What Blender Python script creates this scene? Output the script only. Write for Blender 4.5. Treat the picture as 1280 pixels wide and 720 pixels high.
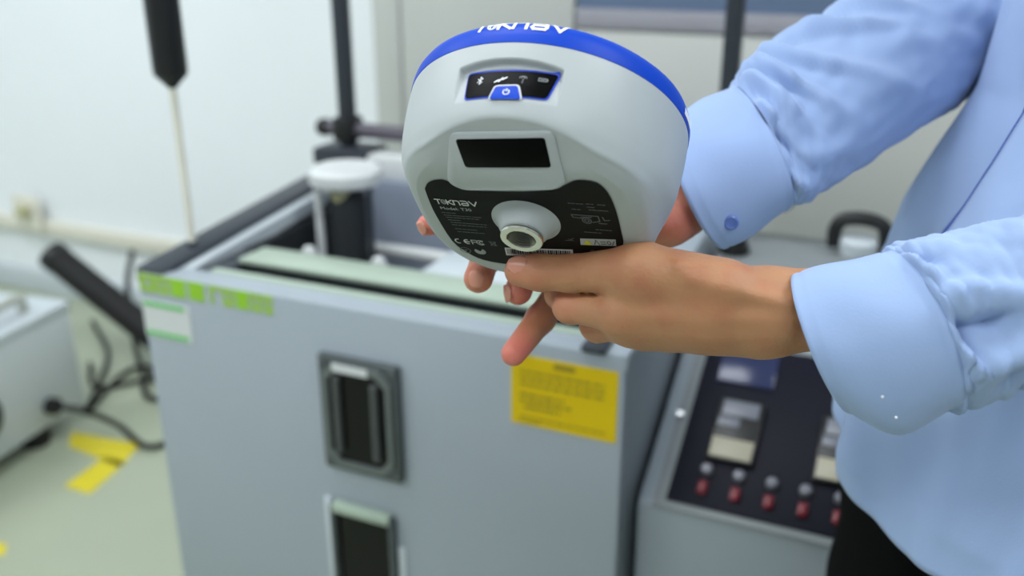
import bpy, bmesh, math, random
import numpy as np
from mathutils import Vector, Matrix, noise

random.seed(7)
for o in list(bpy.data.objects):
    bpy.data.objects.remove(o, do_unlink=True)
scene = bpy.context.scene
COL = scene.collection
R = math.radians

# ------------------------------------------------------------------ camera, world, exposure
CAM_H = 1.25
PITCH = R(21.0)
FPX = 1180.0
cam_d = bpy.data.cameras.new('camera')
cam_d.sensor_width = 36.0
cam_d.lens = FPX * 36.0 / 1280.0
cam_d.clip_start = 0.02
cam_d.clip_end = 50
cam_d.dof.use_dof = True
cam_d.dof.focus_distance = 0.515
cam_d.dof.aperture_fstop = 4.4
cam = bpy.data.objects.new('camera', cam_d)
COL.objects.link(cam)
cam.location = (0, 0, CAM_H)
cam.rotation_euler = (R(90) - PITCH, 0, 0)
scene.camera = cam

world = bpy.data.worlds.new('world')
scene.world = world
world.use_nodes = True
world.node_tree.nodes['Background'].inputs[0].default_value = (0.85, 0.93, 1.0, 1)
world.node_tree.nodes['Background'].inputs[1].default_value = 0.35

vs = scene.view_settings
vs.view_transform = 'Standard'
vs.look = 'None'
vs.gamma = 1.0
vs.use_curve_mapping = False
vs.exposure = 0.06
CEIL_STRENGTH = 10.6


# ------------------------------------------------------------------ helpers
def srgb(r, g, b):
    def f(c):
        c /= 255.0
        return c / 12.92 if c <= 0.04045 else ((c + 0.055) / 1.055) ** 2.4
    return (f(r), f(g), f(b), 1.0)


def mat(name, rgb, rough=0.5, metal=0.0, vary=0.06, scale=30.0, bump=0.0, bscale=200.0,
        emit=0.0, trans=0.0, ior=1.45, coat=0.0, stretch=None, sss=0.0, spec=0.5):
    m = bpy.data.materials.new(name)
    m.use_nodes = True
    nt = m.node_tree
    b = nt.nodes['Principled BSDF']
    col = srgb(*rgb)
    b.inputs['Roughness'].default_value = rough
    b.inputs['Metallic'].default_value = metal
    b.inputs['IOR'].default_value = ior
    b.inputs['Transmission Weight'].default_value = trans
    b.inputs['Coat Weight'].default_value = coat
    b.inputs['Specular IOR Level'].default_value = spec
    if sss:
        b.inputs['Subsurface Weight'].default_value = sss
        b.inputs['Subsurface Radius'].default_value = (0.008, 0.003, 0.0015)
        b.inputs['Subsurface Scale'].default_value = 1.0
    tc = nt.nodes.new('ShaderNodeTexCoord')
    mp = nt.nodes.new('ShaderNodeMapping')
    nt.links.new(tc.outputs['Object'], mp.inputs['Vector'])
    if stretch:
        mp.inputs['Scale'].default_value = stretch
    n = nt.nodes.new('ShaderNodeTexNoise')
    n.inputs['Scale'].default_value = scale
    n.inputs['Detail'].default_value = 4
    nt.links.new(mp.outputs['Vector'], n.inputs['Vector'])
    mx = nt.nodes.new('ShaderNodeMix')
    mx.data_type = 'RGBA'
    lo = tuple(max(0, c * (1 - vary)) for c in col[:3]) + (1,)
    hi = tuple(min(1, c * (1 + vary)) for c in col[:3]) + (1,)
    mx.inputs['A'].default_value = lo
    mx.inputs['B'].default_value = hi
    nt.links.new(n.outputs['Fac'], mx.inputs['Factor'])
    nt.links.new(mx.outputs['Result'], b.inputs['Base Color'])
    if emit:
        nt.links.new(mx.outputs['Result'], b.inputs['Emission Color'])
        b.inputs['Emission Strength'].default_value = emit
    if bump:
        n2 = nt.nodes.new('ShaderNodeTexNoise')
        n2.inputs['Scale'].default_value = bscale
        n2.inputs['Detail'].default_value = 3
        nt.links.new(mp.outputs['Vector'], n2.inputs['Vector'])
        bp = nt.nodes.new('ShaderNodeBump')
        bp.inputs['Strength'].default_value = bump
        bp.inputs['Distance'].default_value = 0.001
        nt.links.new(n2.outputs['Fac'], bp.inputs['Height'])
        nt.links.new(bp.outputs['Normal'], b.inputs['Normal'])
    return m


def mesh_obj(name, verts, faces, material, parent=None, smooth=False):
    me = bpy.data.meshes.new(name)
    me.from_pydata([tuple(v) for v in verts], [], [tuple(f) for f in faces])
    me.materials.append(material)
    me.update()
    if smooth:
        me.polygons.foreach_set('use_smooth', [True] * len(me.polygons))
    o = bpy.data.objects.new(name, me)
    COL.objects.link(o)
    if parent is not None:
        o.parent = parent
    return o


def fix_normals(o):
    bm = bmesh.new()
    bm.from_mesh(o.data)
    bmesh.ops.recalc_face_normals(bm, faces=bm.faces)
    bm.to_mesh(o.data)
    bm.free()


def smooth_by_angle(o, ang=35):
    me = o.data
    bm = bmesh.new()
    bm.from_mesh(me)
    for f in bm.faces:
        f.smooth = True
    for e in bm.edges:
        if len(e.link_faces) == 2:
            e.smooth = e.calc_face_angle(0) < R(ang)
        else:
            e.smooth = False
    bm.to_mesh(me)
    bm.free()


class MB:
    """collects shapes into one mesh"""
    def __init__(self):
        self.bm = bmesh.new()

    def box(self, x0, x1, y0, y1, z0, z1, bev=0.0, seg=2):
        bm2 = bmesh.new()
        bmesh.ops.create_cube(bm2, size=1)
        for v in bm2.verts:
            v.co = Vector(((x0 + x1) / 2 + v.co.x * (x1 - x0), (y0 + y1) / 2 + v.co.y * (y1 - y0),
                           (z0 + z1) / 2 + v.co.z * (z1 - z0)))
        if bev:
            bmesh.ops.bevel(bm2, geom=bm2.edges[:], offset=bev, segments=seg, affect='EDGES', profile=0.5)
        self._merge(bm2)
        return self

    def prism(self, pts, d0, d1, axis='x', bev=0.0):
        """polygon pts (2-D) extruded from d0 to d1 along an axis"""
        bm2 = bmesh.new()
        def mk(p, d):
            return {'x': (d, p[0], p[1]), 'y': (p[0], d, p[1]), 'z': (p[0], p[1], d)}[axis]
        a = [bm2.verts.new(mk(p, d0)) for p in pts]
        b = [bm2.verts.new(mk(p, d1)) for p in pts]
        n = len(pts)
        bm2.faces.new(a)
        bm2.faces.new(b[::-1])
        for i in range(n):
            bm2.faces.new((a[i], b[i], b[(i + 1) % n], a[(i + 1) % n]))
        bmesh.ops.recalc_face_normals(bm2, faces=bm2.faces)
        if bev:
            bmesh.ops.bevel(bm2, geom=bm2.edges[:], offset=bev, segments=2, affect='EDGES', profile=0.5)
        self._merge(bm2)
        return self

    def lathe(self, prof, center=(0, 0, 0), axis=(0, 0, 1), n=32):
        """profile of (r, h) pairs along the axis"""
        ax = Vector(axis).normalized()
        q = Vector((0, 0, 1)).rotation_difference(ax).to_matrix()
        c = Vector(center)
        bm2 = bmesh.new()
        rings = []
        for r, h in prof:
            if r < 1e-6:
                rings.append([bm2.verts.new(c + q @ Vector((0, 0, h)))])
            else:
                rings.append([bm2.verts.new(c + q @ Vector((r * math.cos(2 * math.pi * i / n),
                              r * math.sin(2 * math.pi * i / n), h))) for i in range(n)])
        for A, B in zip(rings, rings[1:]):
            if len(A) == 1 and len(B) == 1:
                continue
            for i in range(n):
                j = (i + 1) % n
                if len(A) == 1:
                    bm2.faces.new((A[0], B[i], B[j]))
                elif len(B) == 1:
                    bm2.faces.new((A[i], B[0], A[j]))
                else:
                    bm2.faces.new((A[i], B[i], B[j], A[j]))
        bmesh.ops.recalc_face_normals(bm2, faces=bm2.faces)
        self._merge(bm2)
        return self

    def cyl(self, p0, p1, r, n=24, bev=0.0):
        p0, p1 = Vector(p0), Vector(p1)
        L = (p1 - p0).length
        b = min(bev, r * 0.9)
        prof = [(0, 0), (r - b, 0), (r, b), (r, L - b), (r - b, L), (0, L)] if b else \
               [(0, 0), (r, 0), (r, L), (0, L)]
        return self.lathe(prof, p0, p1 - p0, n)

    def tube(self, pts, r, n=10, sub=6):
        P = catmull([Vector(p) for p in pts], sub)
        bm2 = bmesh.new()
        rings = []
        up = Vector((0.13, 0.21, 1)).normalized()
        for i, p in enumerate(P):
            t = (P[min(i + 1, len(P) - 1)] - P[max(i - 1, 0)]).normalized()
            s = t.cross(up)
            if s.length < 1e-3:
                s = t.cross(Vector((1, 0, 0)))
            s.normalize()
            w = s.cross(t).normalized()
            rr = r(i / (len(P) - 1)) if callable(r) else r
            rings.append([bm2.verts.new(p + s * rr * math.cos(2 * math.pi * k / n) +
                                        w * rr * math.sin(2 * math.pi * k / n)) for k in range(n)])
        for A, B in zip(rings, rings[1:]):
            for i in range(n):
                j = (i + 1) % n
                bm2.faces.new((A[i], A[j], B[j], B[i]))
        bm2.faces.new(rings[0][::-1])
        bm2.faces.new(rings[-1])
        bmesh.ops.recalc_face_normals(bm2, faces=bm2.faces)
        self._merge(bm2)
        return self

    def _merge(self, bm2):
        me = bpy.data.meshes.new('tmp')
        bm2.to_mesh(me)
        bm2.free()
        self.bm.from_mesh(me)
        bpy.data.meshes.remove(me)

    def build(self, name, material, parent=None, smooth=True, ang=35):
        me = bpy.data.meshes.new(name)
        self.bm.to_mesh(me)
        self.bm.free()
        me.materials.append(material)
        o = bpy.data.objects.new(name, me)
        COL.objects.link(o)
        if parent is not None:
            o.parent = parent
        if smooth:
            smooth_by_angle(o, ang)
        return o


def catmull(P, sub):
    if len(P) < 3:
        return list(P)
    out = []
    Q = [P[0] * 2 - P[1]] + list(P) + [P[-1] * 2 - P[-2]]
    for i in range(1, len(Q) - 2):
        for k in range(sub):
            t = k / sub
            a, b, c, d = Q[i - 1], Q[i], Q[i + 1], Q[i + 2]
            out.append(0.5 * ((2 * b) + (c - a) * t + (2 * a - 5 * b + 4 * c - d) * t * t +
                              (3 * b - a - 3 * c + d) * t ** 3))
    out.append(P[-1])
    return out


def tag(o, label, cat, group=None):
    o['label'] = label
    o['category'] = cat
    if group:
        o['group'] = group
    return o


def struct(o):
    o['kind'] = 'structure'
    return o


def empty(name, loc=(0, 0, 0), rz=0.0):
    o = bpy.data.objects.new(name, None)
    COL.objects.link(o)
    o.location = loc
    o.rotation_euler = (0, 0, rz)
    o.empty_display_size = 0.1
    return o


SP, CP = math.sin(PITCH), math.cos(PITCH)


def at(u, v, d):
    """a world point d metres in front of the lens plane, seen at photo position u, v"""
    X, Y = (u - 640) / FPX * d, (360 - v) / FPX * d
    return Vector((X, Y * SP + d * CP, CAM_H + Y * CP - d * SP))


# ------------------------------------------------------------------ materials
M = {}
M['wall'] = mat('wall_paint', (236, 241, 244), 0.7, vary=0.02, scale=4, bump=0.05, bscale=60)
M['wall_low_fill'] = mat('low_fill_wall_grey', (168, 171, 172), 0.7, vary=0.03, scale=4, bump=0.05, bscale=60)  # for unseen walls, kept grey to cut fill light from the camera side
M['ceil'] = mat('ceiling_paint', (240, 242, 242), 0.8, vary=0.02, scale=3)
M['floor'] = mat('floor_epoxy', (166, 174, 152), 0.38, vary=0.10, scale=2.5, bump=0.04, bscale=20)
M['cream'] = mat('cream_plastic', (224, 222, 208), 0.5, vary=0.04)
M['grey_sheet'] = mat('grey_pvc_sheet', (154, 164, 172), 0.42, vary=0.03, scale=6, bump=0.03, bscale=90)
M['grey_light'] = mat('light_grey_sheet', (196, 205, 210), 0.4, vary=0.03, scale=8)
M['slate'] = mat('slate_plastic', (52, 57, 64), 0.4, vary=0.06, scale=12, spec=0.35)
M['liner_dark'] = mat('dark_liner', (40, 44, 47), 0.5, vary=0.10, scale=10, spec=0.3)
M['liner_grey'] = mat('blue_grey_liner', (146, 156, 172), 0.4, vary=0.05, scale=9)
M['pale_green'] = mat('pale_green_seal', (164, 180, 164), 0.4, vary=0.05, scale=14)
M['black'] = mat('black_plastic', (22, 23, 24), 0.4, vary=0.10, scale=20)
M['rubber'] = mat('black_rubber', (18, 18, 18), 0.7, vary=0.10, scale=30)
M['steel'] = mat('brushed_steel', (190, 192, 195), 0.3, 0.9, vary=0.05, scale=40)
M['chrome'] = mat('chrome', (205, 205, 196), 0.16, 1.0, vary=0.02)
M['dark_chrome'] = mat('thread_metal', (120, 118, 110), 0.3, 1.0, vary=0.1, scale=60)
M['white_pl'] = mat('white_plastic', (206, 210, 210), 0.4, vary=0.03)
M['yellowed'] = mat('yellowed_plastic', (186, 184, 144), 0.4, vary=0.06)
M['frame_dark'] = mat('dark_metal_frame', (80, 87, 88), 0.4, 0.3, vary=0.10, scale=40)
M['void'] = mat('dark_glass', (10, 11, 10), 0.15, vary=0.1, spec=0.25)
M['glass_tube'] = mat('smoky_tube', (70, 74, 74), 0.15, vary=0.1)
M['yellow'] = mat('yellow_vinyl', (214, 184, 2), 0.55, vary=0.05, scale=25, spec=0.3)
M['olive'] = mat('olive_print', (150, 132, 16), 0.6, vary=0.10)
M['lime'] = mat('lime_vinyl', (150, 188, 72), 0.5, vary=0.12, scale=40)
M['lime_b'] = mat('bright_lime_vinyl', (146, 198, 44), 0.5, vary=0.10, scale=40)
M['green'] = mat('green_print', (110, 190, 110), 0.5, vary=0.06)
M['tape'] = mat('yellow_floor_tape', (216, 200, 40), 0.5, vary=0.10, scale=30)
M['panel_navy'] = mat('navy_panel', (19, 20, 32), 0.5, vary=0.08, spec=0.15)
M['navy_blue'] = mat('navy_blue_glass', (40, 48, 84), 0.2, vary=0.08)
M['disp_grey'] = mat('grey_display', (112, 116, 126), 0.35, vary=0.15, scale=120)
M['disp_cream'] = mat('cream_display', (166, 162, 142), 0.4, vary=0.05)
M['lamp_grey'] = mat('grey_lamp', (112, 114, 124), 0.3, vary=0.06)
M['red'] = mat('red_button', (112, 20, 34), 0.35, vary=0.08)
M['beige'] = mat('beige_paint', (190, 193, 188), 0.5, vary=0.03, scale=5)
M['bluegrey'] = mat('blue_grey_paint', (104, 122, 150), 0.4, vary=0.06, scale=8)
M['mauve_shade'] = mat('mauve_grey_shade', (150, 150, 158), 0.5, vary=0.05)  # purple-grey standing in for the shadow below the blue panel
M['machine'] = mat('white_enamel', (196, 204, 206), 0.35, vary=0.03, scale=9)
M['lamp_emit'] = mat('lamp_diffuser', (246, 250, 255), 0.5, vary=0.0, emit=CEIL_STRENGTH)
M['console_top'] = mat('mid_grey_top', (130, 137, 139), 0.5, vary=0.05)
M['bezel'] = mat('grey_bezel', (104, 111, 110), 0.4, 0.2, vary=0.08, scale=40)
M['screw'] = mat('dull_screw', (96, 100, 100), 0.4, 0.6, vary=0.05)
M['hinge'] = mat('dark_mauve_bar', (86, 82, 92), 0.4, vary=0.05)
# receiver
M['shell'] = mat('light_grey_abs', (169, 176, 177), 0.42, vary=0.02, scale=20, bump=0.05, bscale=1500)
M['shell_base'] = mat('mid_grey_abs', (168, 176, 172), 0.45, vary=0.02, scale=20, bump=0.05, bscale=1500)
M['blue'] = mat('royal_blue_abs', (4, 62, 180), 0.42, vary=0.03, scale=20, spec=0.2)
M['label_black'] = mat('black_label', (11, 13, 12), 0.55, vary=0.1, spec=0.15)
M['gloss_black'] = mat('gloss_black', (6, 7, 7), 0.3, vary=0.1, spec=0.06)
M['blue_line'] = mat('blue_outline', (40, 70, 190), 0.35, vary=0.03)
M['icon'] = mat('white_icon', (235, 240, 245), 0.5, vary=0.0)
M['icon_dim'] = mat('dim_icon', (120, 124, 126), 0.5, vary=0.0)
M['print'] = mat('silver_print', (168, 172, 174), 0.5, vary=0.0)
M['print_dim'] = mat('dim_print', (84, 88, 90), 0.5, vary=0.0)
M['print_white'] = mat('white_print', (206, 208, 208), 0.5, vary=0.0)
M['warn'] = mat('warning_yellow', (196, 190, 40), 0.5, vary=0.0)
# cloth
def cloth_mat(name, rgb, scale=900):
    m = mat(name, rgb, 0.85, vary=0.04, scale=9, bump=0.12, bscale=scale)
    b = m.node_tree.nodes['Principled BSDF']
    b.inputs['Sheen Weight'].default_value = 0.15
    return m
M['shirt'] = cloth_mat('light_blue_cotton', (146, 169, 208))
M['shirt_shade'] = cloth_mat('blue_placket_shade', (44, 78, 160))  # deeper blue standing in for shade along the placket fold
M['trouser'] = mat('black_wool', (7, 7, 8), 0.9, vary=0.2, scale=30, bump=0.1, bscale=900, spec=0.12)
M['shoe'] = mat('black_leather', (20, 20, 20), 0.3)
M['hair'] = mat('black_hair', (24, 20, 18), 0.5, vary=0.3, scale=60, stretch=(1, 1, 0.2))
M['nail'] = mat('fingernail', (198, 138, 116), 0.3, vary=0.04, scale=100)
M['eye'] = mat('eye_white', (225, 222, 218), 0.2)
M['lip'] = mat('lips', (176, 104, 96), 0.5)
M['button'] = mat('shirt_button', (96, 124, 196), 0.3)


def skin_mat():
    m = mat('skin', (174, 126, 90), 0.5, vary=0.10, scale=45, bump=0.35, bscale=420, sss=0.15)
    nt = m.node_tree
    b = nt.nodes['Principled BSDF']
    at_ = nt.nodes.new('ShaderNodeAttribute')
    at_.attribute_name = 'blush'
    mx = nt.nodes.new('ShaderNodeMix')
    mx.data_type = 'RGBA'
    old0 = b.inputs['Base Color'].links[0].from_socket
    big = nt.nodes.new('ShaderNodeTexNoise')
    big.inputs['Scale'].default_value = 60
    big.inputs['Detail'].default_value = 2
    nt.links.new(nt.nodes['Texture Coordinate'].outputs['Object'], big.inputs['Vector'])
    rmp = nt.nodes.new('ShaderNodeMapRange')
    rmp.inputs['From Min'].default_value = .42
    rmp.inputs['From Max'].default_value = .72
    rmp.inputs['To Max'].default_value = .55
    nt.links.new(big.outputs['Fac'], rmp.inputs['Value'])
    mx0 = nt.nodes.new('ShaderNodeMix')
    mx0.data_type = 'RGBA'
    nt.links.new(old0, mx0.inputs['A'])
    mx0.inputs['B'].default_value = srgb(168, 104, 76)
    nt.links.new(rmp.outputs['Result'], mx0.inputs['Factor'])
    old = mx0.outputs['Result']
    nt.links.new(old, mx.inputs['A'])
    mx.inputs['B'].default_value = srgb(216, 118, 108)
    nt.links.new(at_.outputs['Fac'], mx.inputs['Factor'])
    nt.links.new(mx.outputs['Result'], b.inputs['Base Color'])
    return m
M['skin'] = skin_mat()

# ------------------------------------------------------------------ the room (built square to the test chamber)
PR = Vector((0.12515, 0.94187, 0.0))         # floor point under the chamber's front right edge
YAW = R(-23.6)
ROOM = Matrix.Translation(PR) @ Matrix.Rotation(YAW, 4, 'Z')
A0, A1, B0, B1, HC = -3.7, 2.6, -2.7, 1.36, 2.8


def room_obj(o):
    o.matrix_world = ROOM
    return o


struct(room_obj(MB().box(A0, A1, B0, B1, -0.05, 0.0).build('floor', M['floor'])))
struct(room_obj(MB().box(A0, A1, B0, B1, HC, HC + 0.05).build('ceiling', M['ceil'])))
struct(room_obj(MB().box(A0 - .1, A1 + .1, B1, B1 + 0.1, 0, HC).build('wall_back', M['wall'])))
struct(room_obj(MB().box(A0 - .1, A1 + .1, B0 - 0.1, B0, 0, HC).build('wall_front', M['wall_low_fill'])))
struct(room_obj(MB().box(A0 - 0.1, A0, B0, B1, 0, HC).build('wall_left', M['wall'])))
struct(room_obj(MB().box(A1, A1 + 0.1, B0, B1, 0, HC).build('wall_right', M['wall_low_fill'])))
struct(room_obj(MB().box(A0, -0.95, B1 - 0.015, B1, 0, 0.085, 0.004).build('baseboard_back', M['grey_light'])))
# cable trunking along the back wall
tr = room_obj(MB().box(A0, -0.95, B1 - 0.03, B1 - 0.0005, 0.235, 0.285, 0.004).build('trim_1', M['cream']))
struct(tr)

# ceiling lights
for i, (a, b) in enumerate([(-2.6, -1.9), (-2.6, -.2), (-.7, -1.9), (-.7, -.2), (1.3, -1.9), (1.3, -.2)]):
    r_ = empty('ceiling_light')
    r_.matrix_world = ROOM @ Matrix.Translation((a, b, HC - 0.03))
    names = ['left row behind the camera side', 'left row near the back wall', 'middle row behind the camera side',
             'middle row above the chamber', 'right row behind the camera side', 'right row near the back wall']
    tag(r_, 'white recessed panel light on the ceiling, ' + names[i], 'ceiling light', 'ceiling panel lights')
    f_ = MB()
    f_.box(-.64, .64, -.34, -.30, 0, .03).box(-.64, .64, .30, .34, 0, .03)
    f_.box(-.64, -.60, -.30, .30, 0, .03).box(.60, .64, -.30, .30, 0, .03)
    f_.build('light_frame', M['white_pl'], r_)
    MB().box(-.60, .60, -.30, .30, .008, .02).build('diffuser', M['lamp_emit'], r_)

# wall socket on the trunking
so = empty('wall_socket')
so.matrix_world = ROOM @ Matrix.Translation((-2.56, B1, .245))
tag(so, 'cream power socket box with plug on the white wall at far left', 'socket')
MB().box(-.06, .06, -.05, -.031, 0, .13, .006).build('socket_plate', M['cream'], so)
MB().box(-.012, .028, -.085, -.05, .06, .10, .006).build('plug', M['yellowed'], so)

# ------------------------------------------------------------------ salt spray chamber
ch = empty('salt_spray_chamber', PR, YAW)
tag(ch, 'grey salt spray test chamber with open top, gauge window and yellow sticker', 'test chamber')
MB().box(-.70, 0, 0, .02, .10, .806, .003).build('front_panel', M['grey_sheet'], ch)
MB().prism([(0.02, .10), (.50, .10), (.50, .842), (0.02, .795)], -.70, -.685).build('side_panel', M['grey_sheet'], ch)
MB().prism([(0.02, .10), (.50, .10), (.50, .842), (0.02, .795)], -.015, 0).build('side_panel', M['grey_sheet'], ch)
MB().box(-.70, 0, .50, .52, .10, .85, .003).build('back_panel', M['grey_sheet'], ch)
MB().box(-.685, -.015, .02, .50, .10, .13).build('bottom_panel', M['slate'], ch)
for a in (-.64, -.06):
    for b in (.06, .46):
        c_ = MB().cyl((a - .014, b, .04), (a + .014, b, .04), .04, 20, .006).build('caster', M['rubber'], ch)
        MB().box(a - .022, a + .022, b - .02, b + .02, .05, .10, .003).build('caster_fork', M['steel'], c_)
# rims
MB().prism([(.001, .788), (.525, .836), (.525, .858), (.001, .811)], -.704, -.656, bev=.003).build('side_rim', M['slate'], ch)
MB().prism([(.02, .780), (.50, .826), (.50, .846), (.02, .803)], -.656, -.640).build('inner_rim_strip', M['grey_light'], ch)
MB().prism([(.001, .788), (.525, .836), (.525, .856), (.001, .808)], -.040, .003, bev=.003).build('side_rim', M['grey_sheet'], ch)
MB().box(-.656, -.04, .02, .041, .780, .8055, .003).build('front_rim', M['grey_sheet'], ch)
MB().box(-.61, -.04, .041, .056, .770, .807, .003).build('seal_lip', M['pale_green'], ch)
MB().box(-.61, -.04, .056, .090, .765, .772).build('seal_groove', M['liner_dark'], ch)
MB().box(-.60, -.04, .090, .150, .8025, .8095, .002).build('seal_lip', M['pale_green'], ch)
MB().box(-.60, -.04, .092, .150, .770, .8025).build('lip_support', M['liner_dark'], ch)
MB().box(-.64, -.60, .041, .150, .770, .800, .003).build('corner_block', M['slate'], ch)
MB().box(-.656, -.04, .462, .52, .838, .878, .004).build('back_rim', M['white_pl'], ch)
# inner liner
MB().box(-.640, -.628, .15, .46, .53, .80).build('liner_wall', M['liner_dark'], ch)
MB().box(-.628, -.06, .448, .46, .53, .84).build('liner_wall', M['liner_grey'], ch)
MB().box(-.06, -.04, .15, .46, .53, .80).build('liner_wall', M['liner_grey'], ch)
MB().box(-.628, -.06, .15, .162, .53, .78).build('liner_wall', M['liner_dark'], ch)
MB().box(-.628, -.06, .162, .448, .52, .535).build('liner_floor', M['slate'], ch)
# specimen rods across the tank
MB().cyl((-.628, .215, .742), (-.06, .215, .742), .011, 16).build('specimen_rod', M['white_pl'], ch)
MB().cyl((-.628, .38, .742), (-.06, .38, .742), .011, 16).build('specimen_rod', M['white_pl'], ch)
MB().box(-.40, -.10, .195, .40, .756, .764, .003).build('specimen_tray', M['grey_light'], ch)
for a, b in ((-.55, .19), (-.43, .19)):
    MB().lathe([(0, 0), (.012, 0), (.012, .02), (.008, .03), (0, .032)], (a, b, .772), n=16).build('peg', M['white_pl'], ch)
# lid posts, hinge bar, gas strut
for k, a in enumerate((-.673, -.006)):
    p_ = MB().box(a - .0125, a + .0125, .488, .512, .87, 1.62, .003).build('lid_post', M['slate'], ch)
    MB().box(a - .05, a + .06 if k == 0 else a + .03, .455, .535, .852, .884, .006).build('post_base', M['slate'], p_)
    MB().box(a - .02, a + .02, .478, .522, .893, .935, .005).build('clamp', M['black'], p_)
MB().cyl((-.712, .5, .912), (.055, .5, .912), .0135, 18, .002).build('hinge_bar', M['hinge'], ch)
for a, c, r_ in ((-.722, .912, .016), (.088, .873, .022)):
    k_ = MB().lathe([(0, 0), (r_ * .8, 0), (r_, .006), (r_, .018), (r_ * .7, .026), (0, .028)],
                    (a - .012, .5, c), (1, 0, 0), 20).build('hinge_knob', M['black'], ch)
MB().cyl((.05, .5, .912), (.088, .5, .873), .007, 12).build('knob_arm', M['slate'], ch)
for k, a in enumerate((-.673, -.006)):
    MB().box(a - .0125, a + .0125, .05, .50, 1.60, 1.625, .003).build('lid_arm', M['slate'], ch)
st = MB().lathe([(0, 1.035), (.006, 1.045), (.022, 1.062), (.023, 1.07), (.023, 1.58), (.012, 1.60), (0, 1.60)],
                (-.678, .088, 0), n=24).build('gas_strut', M['black'], ch)
MB().cyl((-.678, .088, .822), (-.678, .088, 1.045), .0055, 16).build('strut_rod', M['cream'], st)
MB().lathe([(0, 0), (.009, 0), (.009, .006), (.006, .012), (0, .012)], (-.678, .088, .814), n=18).build('strut_foot', M['slate'], st)

# gauge windows on the front
gw = MB()
gw.box(-.404, -.286, -.012, 0.001, .576, .742, .004)
gw = gw.build('gauge_window', M['frame_dark'], ch)
def octagon(a0, a1, c0, c1, k):
    return [(a0 + k, c0), (a1 - k, c0), (a1, c0 + k), (a1, c1 - k), (a1 - k, c1), (a0 + k, c1), (a0, c1 - k), (a0, c0 + k)]
def octa_ring(o0, i0, y0, y1):
    v = [(p[0], y0, p[1]) for p in o0] + [(p[0], y0, p[1]) for p in i0] + \
        [(p[0], y1, p[1]) for p in o0] + [(p[0], y1, p[1]) for p in i0]
    f = []
    for i in range(8):
        j = (i + 1) % 8
        f += [(i, j, 8 + j, 8 + i), (16 + i, 24 + i, 24 + j, 16 + j), (i, 16 + i, 16 + j, j), (8 + i, 8 + j, 24 + j, 24 + i)]
    return v, f
v_, f_ = octa_ring(octagon(-.395, -.295, .586, .734, .016), octagon(-.388, -.302, .594, .725, .014), -.017, -.012)
fix_normals(mesh_obj('window_bezel', v_, f_, M['bezel'], gw))
MB().prism(octagon(-.388, -.302, .594, .725, .014), -.0125, -.0115, 'y').build('window_glass', M['void'], gw)
for a in (-.374, -.318):
    MB().cyl((a, -.016, .606), (a, -.016, .716), .006, 14, .002).build('gauge_tube', M['glass_tube'], gw)
MB().box(-.378, -.326, -.0175, -.0165, .724, .735).build('window_tag', M['white_pl'], gw)
for a in (-.396, -.294):
    for c in (.585, .733):
        MB().cyl((a, -.0145, c), (a, -.012, c), .005, 14, .001).build('screw', M['screw'], gw)
w2 = MB()
w2.box(-.404, -.396, -.012, .001, .33, .515, .002).box(-.312, -.304, -.012, .001, .33, .515, .002)
w2.box(-.396, -.312, -.012, .001, .33, .338, .002)
w2 = w2.build('drain_window', M['frame_dark'], ch)
MB().box(-.398, -.310, -.014, .0005, .506, .520, .002).build('top_frame', M['pale_green'], w2)
MB().box(-.396, -.312, -.004, .0005, .338, .507).build('window_glass', M['void'], w2)
MB().box(-.416, -.406, -.004, .0005, .35, .52, .001).build('side_strip', M['grey_light'], w2)
MB().box(-.302, -.292, -.004, .0005, .33, .47, .001).build('side_strip', M['grey_light'], w2)

# stickers
ys = MB().box(-.137, -.007, -.0012, .0002, .697, .787).build('warning_sticker', M['yellow'], ch)
ln = MB()
random.seed(3)
def dashes(mb, a0, a1, c, h, y):
    a = a0
    while a < a1:
        w = random.uniform(.004, .012)
        mb.box(a, min(a + w, a1), y - .0004, y, c, c + h)
        a += w + random.uniform(.001, .003)
ln.box(-.084, -.058, -.0018, -.0012, .776, .7835)
for c in (.765, .757, .749):
    dashes(ln, -.126, -.022, c, .0035, -.0012)
dashes(ln, -.126, -.07, .735, .004, -.0012)
dashes(ln, -.126, -.062, .727, .004, -.0012)
dashes(ln, -.120, -.075, .719, .004, -.0012)
dashes(ln, -.126, -.02, .706, .0025, -.0012)
dashes(ln, -.126, -.10, .701, .0025, -.0012)
ln.build('printed_lines', M['olive'], ys, smooth=False)['kind'] = 'stuff'
# lime letter strip: separate characters
chars = [(-.699, -.668, 0), (-.667, -.646, 0), (-.644, -.617, 1), (-.613, -.585, 1), (-.577, -.558, 0), (-.556, -.536, 0),
         (-.534, -.512, 1), (-.510, -.492, 0), (-.490, -.474, 0)]
for k, (a0, a1, br) in enumerate(chars):
    mb = MB()
    c0, c1 = .778, .804
    mb.box(a0, a1, -.0010, .0002, c1 - .006, c1)
    mb.box(a0 + .001, a0 + (a1 - a0) * .36, -.0010, .0002, c0, c1 - .006)
    if k != 4:
        mb.box(a0 + (a1 - a0) * .36, a1 - .001, -.0010, .0002, c0, c0 + .008)
        mb.box(a0 + (a1 - a0) * .62, a1 - .001, -.0010, .0002, c0 + .008, c1 - .006)
    if br:
        mb.box(a0 + (a1 - a0) * .3, a1 - .004, -.0011, .0002, c0 + .006, c1 - .004)
    mb.build('lime_letter', M['lime_b'] if br else M['lime'], ch, smooth=False)
wl = MB().box(-.699, -.616, -.001, .0002, .711, .766).build('paper_label', M['white_pl'], ch)
MB().box(-.696, -.624, -.0016, -.001, .757, .764).build('label_stripe', M['green'], wl)
MB().box(-.696, -.622, -.0016, -.001, .713, .720).build('label_stripe', M['green'], wl)
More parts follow.
